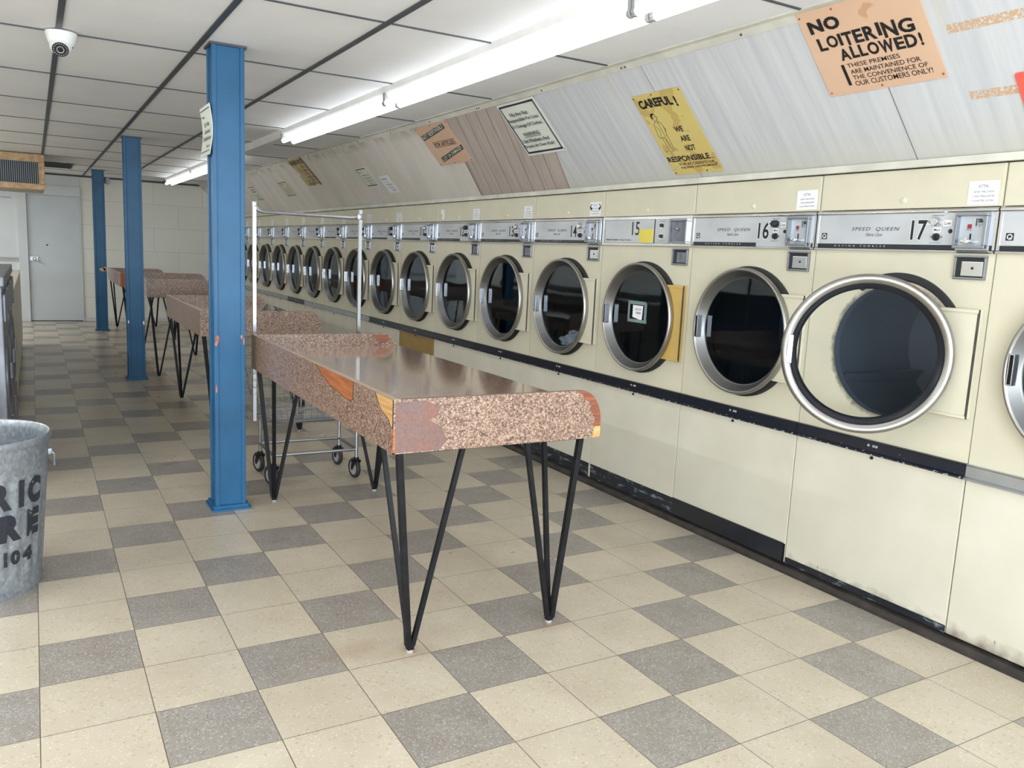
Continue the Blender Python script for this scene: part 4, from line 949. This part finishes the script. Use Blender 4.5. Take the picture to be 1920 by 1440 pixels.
# ------------------------------------------------------------------ folding tables
def end_profile(x0, x1, zb, zt, rx=.095, rz=.125, n=10):
    return [(x0, zb), (x1-.006, zb), (x1, zb+.006)]+[(x1-rx+rx*cos(pi/2*k/n), zt-rz+rz*sin(pi/2*k/n)) for k in range(n+1)]+[(x0, zt)]
def hairpin(sx, sy, zb):
    """foot at origin; rods spread up to the corner, along x and along y. sx,sy point inwards"""
    mb = MB(); r = .0085
    foot = Vector((0, 0, .030))
    tops = [(-sx*.075, -sy*.035, zb), (sx*.165, -sy*.035, zb), (-sx*.050, sy*.190, zb)]
    for k, tp in enumerate(tops):
        tpv = Vector(tp); b = foot+(tpv-foot)*.0; d = Vector((tp[0], tp[1], 0)).normalized()*.010
        rr = (.0105 if k == 0 else .0085)
        mb.tube([foot+Vector((0, 0, -.012)), foot+d, tpv], rr, square=True, up=(0, 1, .01))
    mb.bbox(-.013, .013, -.013, .013, .010, .030, .004)
    xs = [p[0] for p in tops]; ys = [p[1] for p in tops]
    mb.box(min(xs)-.01, max(xs)+.01, min(ys)-.01, max(ys)+.01, zb-.004, zb)
    return mb
def table(x0, x1, y0, y1, zt, label, faces=('granite', 'granite'), wear=None):
    zb = zt-.185; zs = zt-.068
    t = thing('folding_table', label, 'table', ((x0+x1)/2, (y0+y1)/2, 0), group='granite-look folding tables in a row')
    cx, cy = (x0+x1)/2, (y0+y1)/2; a, b, c, d = x0-cx, x1-cx, y0-cy, y1-cy; w = .020
    mb = MB().mat(M['granite_top']); mb.box(a+w, b-.004, c+w, d-w, zb+.002, zs); obj('tabletop', mb.mesh('tabletop'), t)
    mb = MB(); mb.prism([(a, zb), (a+w, zb), (a+w, zt), (a, zt)], 'y', c+w, d-w); side = obj('side_panel', mb.mesh('side_panel', M[faces[1]]), t)
    e1 = MB(); e1.prism(end_profile(a, b, zb, zt), 'y', c, c+w); e = obj('end_panel', e1.mesh('end_panel', M[faces[0]]), t)
    e2 = MB(); e2.prism(end_profile(a, b, zb, zt), 'y', d-w, d); eb = obj('end_panel', e2.mesh('end_panel', M['granite']), t)
    st = MB(); st.box(a-.0008, a+w, c+.001, d-.001, zt, zt+.0016); obj('edge_strip', st.mesh('edge_strip', M['edge_tan']), side)
    for sx, xx in ((1, a+.106), (-1, b-.150)):
        for sy, yy in ((1, c+.055), (-1, d-.070)):
            lg = obj('leg', hairpin(sx, sy, zb).mesh('leg', M['rod']), t, loc=(xx, yy, 0))
            g = MB(); g.lathe([(0, 0), (.013, 0), (.014, .006), (.011, .012), (0, .012)], 14); obj('glide', g.mesh('glide', M['tag_grey'], True), lg)
    if wear:
        yy = lambda Y: Y-cy
        pa = [(1.171, .9333), (.685, .9333), (.688, .866), (.72, .857), (.78, .856), (.824, .862), (.87, .868), (.93, .872), (.993, .882), (1.03, .896), (1.07, .900), (1.10, .915)]
        mb = MB(); mb.prism([(yy(p), q) for p, q in pa], 'x', a-.0012, a+.001); obj('exposed_wood', mb.mesh('exposed_wood', M['wood_orange']), side)
        pb = [(.455, .9333), (.2905, .9333), (.2905, .835), (.31, .845), (.325, .862), (.36, .872), (.40, .883), (.425, .905), (.44, .92)]
        mb = MB(); mb.prism([(yy(p), q) for p, q in pb], 'x', a-.0012, a+.001); obj('exposed_wood', mb.mesh('exposed_wood', M['wood_pale']), side)
        for pts, hh in ((pa, 0), (pb, 0)):
            ln = MB(); ln.tube([(a-.0012, yy(p), q) for p, q in pts[1:]+[pts[0]]], .0012, 5); obj('chipped_edge', ln.mesh('chipped_edge', M['ink']), side)
        # right end of the near panel: laminate broken off round the curve
        prof = [(p, q) for p, q in end_profile(a, b, zb, zt)[2:-1]]
        inner = [(p-(.030+.010*sin(k*1.9)), q-(.004 if k > 9 else .012)) for k, (p, q) in enumerate(prof)]
        inner[0] = (prof[0][0]-.030, zb+.045)
        mb = MB(); mb.prism([(prof[0][0], zb+.045)]+prof[1:]+list(reversed(inner[1:]))+[inner[0]], 'y', c-.0012, c+.001); obj('exposed_wood', mb.mesh('exposed_wood', M['wood_red']), e)
        mb = MB(); mb.prism([(b-.036, zb), (b, zb+.004), (b, zb+.044), (b-.026, zb+.044)], 'y', c-.0013, c+.001); obj('exposed_wood', mb.mesh('exposed_wood', M['wood_pale']), e)
        mb = MB(); mb.box(a-.0010, a+.006, c-.0014, c+.004, zb, zt-.10); mb.box(a-.001, a+.006, c-.0014, c+.001, zb, zb+.005); obj('exposed_wood', mb.mesh('exposed_wood', M['wood_orange']), e)
        # reddish rubbed area on the left of the near panel
        rb = [(a+.006, zt-.01), (a+.11, zt-.006), (a+.17, zt-.03), (a+.16, zt-.06), (a+.13, zt-.075), (a+.175, zt-.10), (a+.20, zt-.15), (a+.17, zb+.004), (a+.006, zb+.004)]
        mb = MB(); mb.prism(rb, 'y', c-.0008, c+.001); obj('rubbed_patch', mb.mesh('rubbed_patch', M['granite_rub']), e)
        # far end panel: triangular chip facing the camera
        mb = MB(); mb.prism([(b-.165, zt-.004), (b-.075, zt-.008), (b-.045, zt-.034), (b-.115, zt-.060)], 'y', d-w-.0012, d-w+.001); obj('exposed_wood', mb.mesh('exposed_wood', M['wood_red']), eb)
    return t
n = NT('rubbed_reddish_laminate'); c = n.coord()
f = n.noise(c, 9, 4); sp = n.sep(n.vor(c, 160))[0]
M['granite_rub'] = n.set(n.mix(n.math('MULTIPLY', sp, .5), n.ramp(f, [(.35, srgb(116, 98, 96)), (.65, srgb(134, 92, 80))]), srgb(96, 78, 74)), .2)
table(1.047, 1.895, .285, 2.35, .935, 'front granite-look folding table with chipped laminate and hairpin legs', wear=True)
table(1.045, 1.925, 3.95, 5.68, .935, 'second folding table, left of and behind the nearest blue post')
table(1.020, 1.890, 6.90, 8.62, 1.020, 'third folding table, taller one between the two nearer posts and the back', ('granite', 'granite_grey'))
t4 = table(1.045, 1.870, 10.15, 12.30, .940, 'farthest folding table with a bare wood end, beside the farthest post', ('wood_orange', 'granite_grey'))

# ------------------------------------------------------------------ laundry cart
t = thing('laundry_cart', 'chrome wire laundry cart with tall hanging rack behind the front table', 'cart', (1.45, 2.77, 0))
X0, X1, Y0, Y1 = -.225, .285, -.19, .15
def W3(x, y, z): return (x, y, z)
mb = MB()
for (x, y) in ((X0, Y0), (X1, Y0), (X0, Y1), (X1, Y1)): mb.tube([(x, y, .125), (x, y, .42)], .010, 10)
zf = .185
for a, b in (((X0, Y0), (X1, Y0)), ((X0, Y1), (X1, Y1)), ((X0, Y0), (X0, Y1)), ((X1, Y0), (X1, Y1))): mb.tube([(a[0], a[1], zf), (b[0], b[1], zf)], .0095, 10)
for a, b in (((X0, Y0), (X1, Y0)), ((X0, Y1), (X1, Y1)), ((X0, Y0), (X0, Y1)), ((X1, Y0), (X1, Y1))): mb.tube([(a[0], a[1], .385), (b[0], b[1], .385)], .008, 8)
obj('base_frame', mb.mesh('base_frame', M['cart_chrome'], True), t)
mb = MB()
def bx(s, z):       # basket outline at height z: flares outwards
    k = (z-.395)/.33; return (-.28-.09*k, .28+.05*k, -.19-.03*k, .17+.03*k)
for k in range(9):
    z = .395+.33*k/8; x0, x1, y0, y1 = bx(0, z); r = .0035 if k in (0, 8) else .0016
    mb.tube([(x0, y0, z), (x1, y0, z), (x1, y1, z), (x0, y1, z), (x0, y0, z)], r, 5)
b0 = bx(0, .395); b1 = bx(0, .725)
for k in range(1, 16):
    u = k/16
    for j in (2, 3): mb.tube([(b0[0]+(b0[1]-b0[0])*u, b0[j], .395), (b1[0]+(b1[1]-b1[0])*u, b1[j], .725)], .0016, 4)
    mb.tube([(b0[0]+(b0[1]-b0[0])*u, b0[2], .395), (b0[0]+(b0[1]-b0[0])*u, b0[3], .395)], .0016, 4)
for k in range(1, 11):
    u = k/11
    for j in (0, 1): mb.tube([(b0[j], b0[2]+(b0[3]-b0[2])*u, .395), (b1[j], b1[2]+(b1[3]-b1[2])*u, .725)], .0016, 4)
    mb.tube([(b0[0], b0[2]+(b0[3]-b0[2])*u, .395), (b0[1], b0[2]+(b0[3]-b0[2])*u, .395)], .0016, 4)
obj('wire_basket', mb.mesh('wire_basket', M['cart_chrome']), t)
xl, xr, yr = 1.118-1.45, 1.741-1.45, 2.600-2.77
mb = MB(); mb.tube([(xl, yr, .40), (xl, yr, 1.650)], .0095, square=True, up=(0, 1, 0)); mb.tube([(xr, yr, .40), (xr, yr, 1.650)], .0095, square=True, up=(0, 1, 0)); 
mb.tube([(xl, yr, .44), (-.27, -.18, .44)], .006, 6); mb.tube([(xr, yr, .44), (.27, -.18, .44)], .006, 6)
obj('rack_pole', mb.mesh('rack_pole', M['cart_chrome']), t)
mb = MB(); mb.tube([(xl, yr, 1.634), (xl+.02, yr, 1.612), (xl+.05, yr, 1.602), (xr-.05, yr, 1.600), (xr-.02, yr, 1.608), (xr, yr, 1.625)], .010, 10); mb.bbox(xr-.022, xr+.014, yr-.016, yr+.016, 1.592, 1.628, .008); mb.bbox(xl-.012, xl+.012, yr-.014, yr+.014, 1.630, 1.658, .003)
obj('hanging_bar', mb.mesh('hanging_bar', M['cart_chrome'], True), t)
for (x, y, a) in ((X0, Y0, 22), (X1, Y0, 10), (X0, Y1, 14), (X1, Y1, 8)):
    A = Matrix.Rotation(R(a), 4, 'Z')
    f = MB(); f.lathe([(0, .135), (.016, .135), (.018, .125), (.018, .118), (0, .118)], 14); 
    for s in (-1, 1): f.prism([(-.026, .118), (.016, .118), (.030, .070), (.026, .052), (.014, .052)], 'x', s*.018, s*.021, A)
    f.box(-.021, .021, -.022, .016, .112, .120, A)
    ca = obj('caster', f.mesh('caster', M['rod']), t, loc=(x, y, 0))
    Wm = A @ Matrix.Translation((0, .020, .0625)) @ Matrix.Rotation(R(90), 4, 'Y')
    w_ = MB().mat(M['rubber']); w_.lathe([(.044, -.012), (.058, -.012), (.0625, -.006), (.0625, .006), (.058, .012), (.044, .012)], 28, Wm)
    w_.mat(M['tag_grey']); w_.lathe([(.044, -.010), (.030, -.007), (.010, -.014), (0, -.014)], 28, Wm); w_.lathe([(.044, .010), (.030, .007), (.010, .014), (0, .014)], 28, Wm)
    obj('wheel', w_.mesh('wheel', None, True), ca)

# ------------------------------------------------------------------ galvanised bin
t = thing('trash_can', 'galvanised metal trash can with black stencilled letters at the left edge', 'trash can', (-.216, 1.58, 0))
mb = MB(); hb, r0, r1 = .642, .228, .280; n = 120
def rad(z, a):
    r = r0+(r1-r0)*z/hb
    if .07 < z < .50: r += .0030*max(-1, min(1, 2.2*sin(a*26)))*min(1, (z-.07)/.03, (.50-z)/.03)
    return r
zs = [0, .012, .03, .06, .07, .085, .10, .2, .3, .4, .47, .485, .50, .515, .53, .545, .56, .60, .615]
vs = []; fs = []
for z in zs:
    for j in range(n):
        a = 2*pi*j/n; rr = rad(z, a)+(.004 if z in (.53, .03) else 0); vs.append((rr*cos(a), rr*sin(a), z))
for i in range(len(zs)-1):
    for j in range(n): fs.append((i*n+j, i*n+(j+1) % n, (i+1)*n+(j+1) % n, (i+1)*n+j))
mb.add(vs, fs)
mb.lathe([(r1-.006, .612), (r1+.004, .606), (r1+.007, .612), (r1+.007, .628), (r1+.001, .634), (r1-.006, .630), (r1-.008, .60), (r1-.014, .50), (r0-.006, .02), (0, .02)], n)
mb.lathe([(0, .004), (r0, 0)], n)
body = obj('can_body', mb.mesh('can_body', M['galv'], True, 60), t)
for a in (R(10), R(190)):
    mb = MB()
    A = Matrix.Rotation(a, 4, 'Z'); x = r1-.014
    for s in (-1, 1): mb.bbox(x-.006, x+.010, s*.075-.013, s*.075+.013, .535, .560, .004, A)
    mb.tube([(x+.006, -.075, .548), (x+.018, -.078, .535), (x+.020, -.065, .485), (x+.020, .065, .485), (x+.018, .078, .535), (x+.006, .075, .548)], .0045, 8, mtx=A)
    obj('handle', mb.mesh('handle', M['galv'], True), t)
def can_text(body_, a0, a1, z0, z1, bold=.065):
    mb2 = MB(); g, fs = glyphs(body_, bold)
    def pl(u, v):
        a = a0+(a1-a0)*u; z = z0+(z1-z0)*v; r = r0+(r1-r0)*z/hb+.0042; return (r*cos(a), r*sin(a), z)
    # subdivide by adding finely spaced geometry: glyph faces are small enough for this radius
    mb2.add([pl(u, v) for u, v in g], fs); return mb2
lt = MB()
for s, a0, a1, z0, z1 in (('T', -150, -135, .37, .48), ('R', -74, -57, .37, .48), ('I', -51, -46, .37, .48), ('C', -42, -26, .37, .48), ('R', -68, -48, .24, .35), ('E', -42, -27, .24, .35), ('1', -64, -61, .14, .20), ('0', -58, -49, .14, .20), ('4', -46, -35, .14, .20), ('C', -98, -82, .37, .48), ('A', -95, -76, .24, .35), ('E', -128, -111, .36, .47)):
    q = can_text(s, R(a0), R(a1), z0, z1); lt.add(q.v, q.f)
n = NT('worn_black_stencil'); c = n.coord(); wv = n.noise(c, 34, 5, .7)
st = obj('stencil_lettering', lt.mesh('stencil_lettering', n.set(n.ramp(wv, [(.62, srgb(34, 38, 46)), (.72, srgb(120, 128, 136))]), .5)), body)

# ------------------------------------------------------------------ washers at the left
def washer_steel(yc, label):
    t = thing('front_load_washer', label, 'washer', (-.12, yc, 0), (0, 0, R(90)), 'stainless washers at the left edge')
    # local x along the row (world +Y), local y = world -X (into machine)
    mb = MB(); mb.bbox(-.348, .348, 0, .72, .0, 1.13, .006); obj('cabinet', mb.mesh('cabinet', M['steel_dark']), t)
    mb = MB(); mb.bbox(-.345, .345, -.012, .10, 1.13, 1.185, .006); mb.bbox(-.30, .20, -.014, 0, .93, 1.09, .012); obj('control_panel', mb.mesh('control_panel', M['steel_dark']), t)
    Ry = Matrix.Translation((0, 0, .60)) @ Matrix.Rotation(R(90), 4, 'X')
    mb = MB().mat(M['steel_dark']); mb.lathe([(.235, 0), (.235, .006), (.215, .012), (.185, .008)], 40, Ry); mb.mat(M['dark']); mb.lathe([(.185, .008), (.12, .010), (0, .012)], 40, Ry); d = obj('door', mb.mesh('door', None, True), t)
    mb = MB(); mb.bbox(.19, .235, -.022, -.002, .55, .65, .006); obj('door_handle', mb.mesh('door_handle', M['steel_dark']), d)
    mb = MB(); mb.bbox(.22, .33, -.016, 0, .90, 1.10, .01); obj('coin_box', mb.mesh('coin_box', M['steel_dark']), t)
    mb = MB(); mb.bbox(-.32, .32, -.008, .0, .08, .30, .01); obj('lower_panel', mb.mesh('lower_panel', M['steel_dark']), t)
for k, (yc, lb) in enumerate(((4.72, 'stainless front-loading washer next to the first cream washer'), (4.02, 'stainless front-loading washer, middle of the three at the left edge'), (3.32, 'stainless front-loading washer nearest the galvanised can'))): washer_steel(yc, lb)
def washer_cream(yc, label):
    t = thing('top_load_washer', label, 'washer', (-.12, yc, 0), (0, 0, R(90)), 'cream top-loading washers in a row at left')
    mb = MB(); mb.bbox(-.352, .352, .0, .68, .09, .93, .008); mb.box(-.345, .345, .045, .66, .0, .09); obj('cabinet', mb.mesh('cabinet', M['cream_pale']), t)
    mb = MB(); mb.bbox(-.352, .352, -.004, .68, .93, .952, .006); mb.bbox(-.24, .24, .08, .50, .950, .962, .006); obj('lid', mb.mesh('lid', M['cream']), t)
    mb = MB(); mb.bbox(-.34, .34, .55, .68, .952, 1.05, .01); obj('control_panel', mb.mesh('control_panel', M['brushed']), t)
    mb = MB(); mb.box(-.352, .352, .040, .046, .0, .09); obj('toe_kick', mb.mesh('toe_kick', M['kickwood']), t)
wl = ['nearest cream top-loading washer, beside the stainless ones', 'second cream washer counted from the stainless ones', 'third cream washer counted from the stainless ones', 'fourth cream washer counted from the stainless ones', 'fifth cream washer counted from the stainless ones', 'sixth cream washer, second from the far end', 'farthest cream top-loading washer, toward the grey door']
for k in range(7): washer_cream(5.43+.71*k, wl[k])
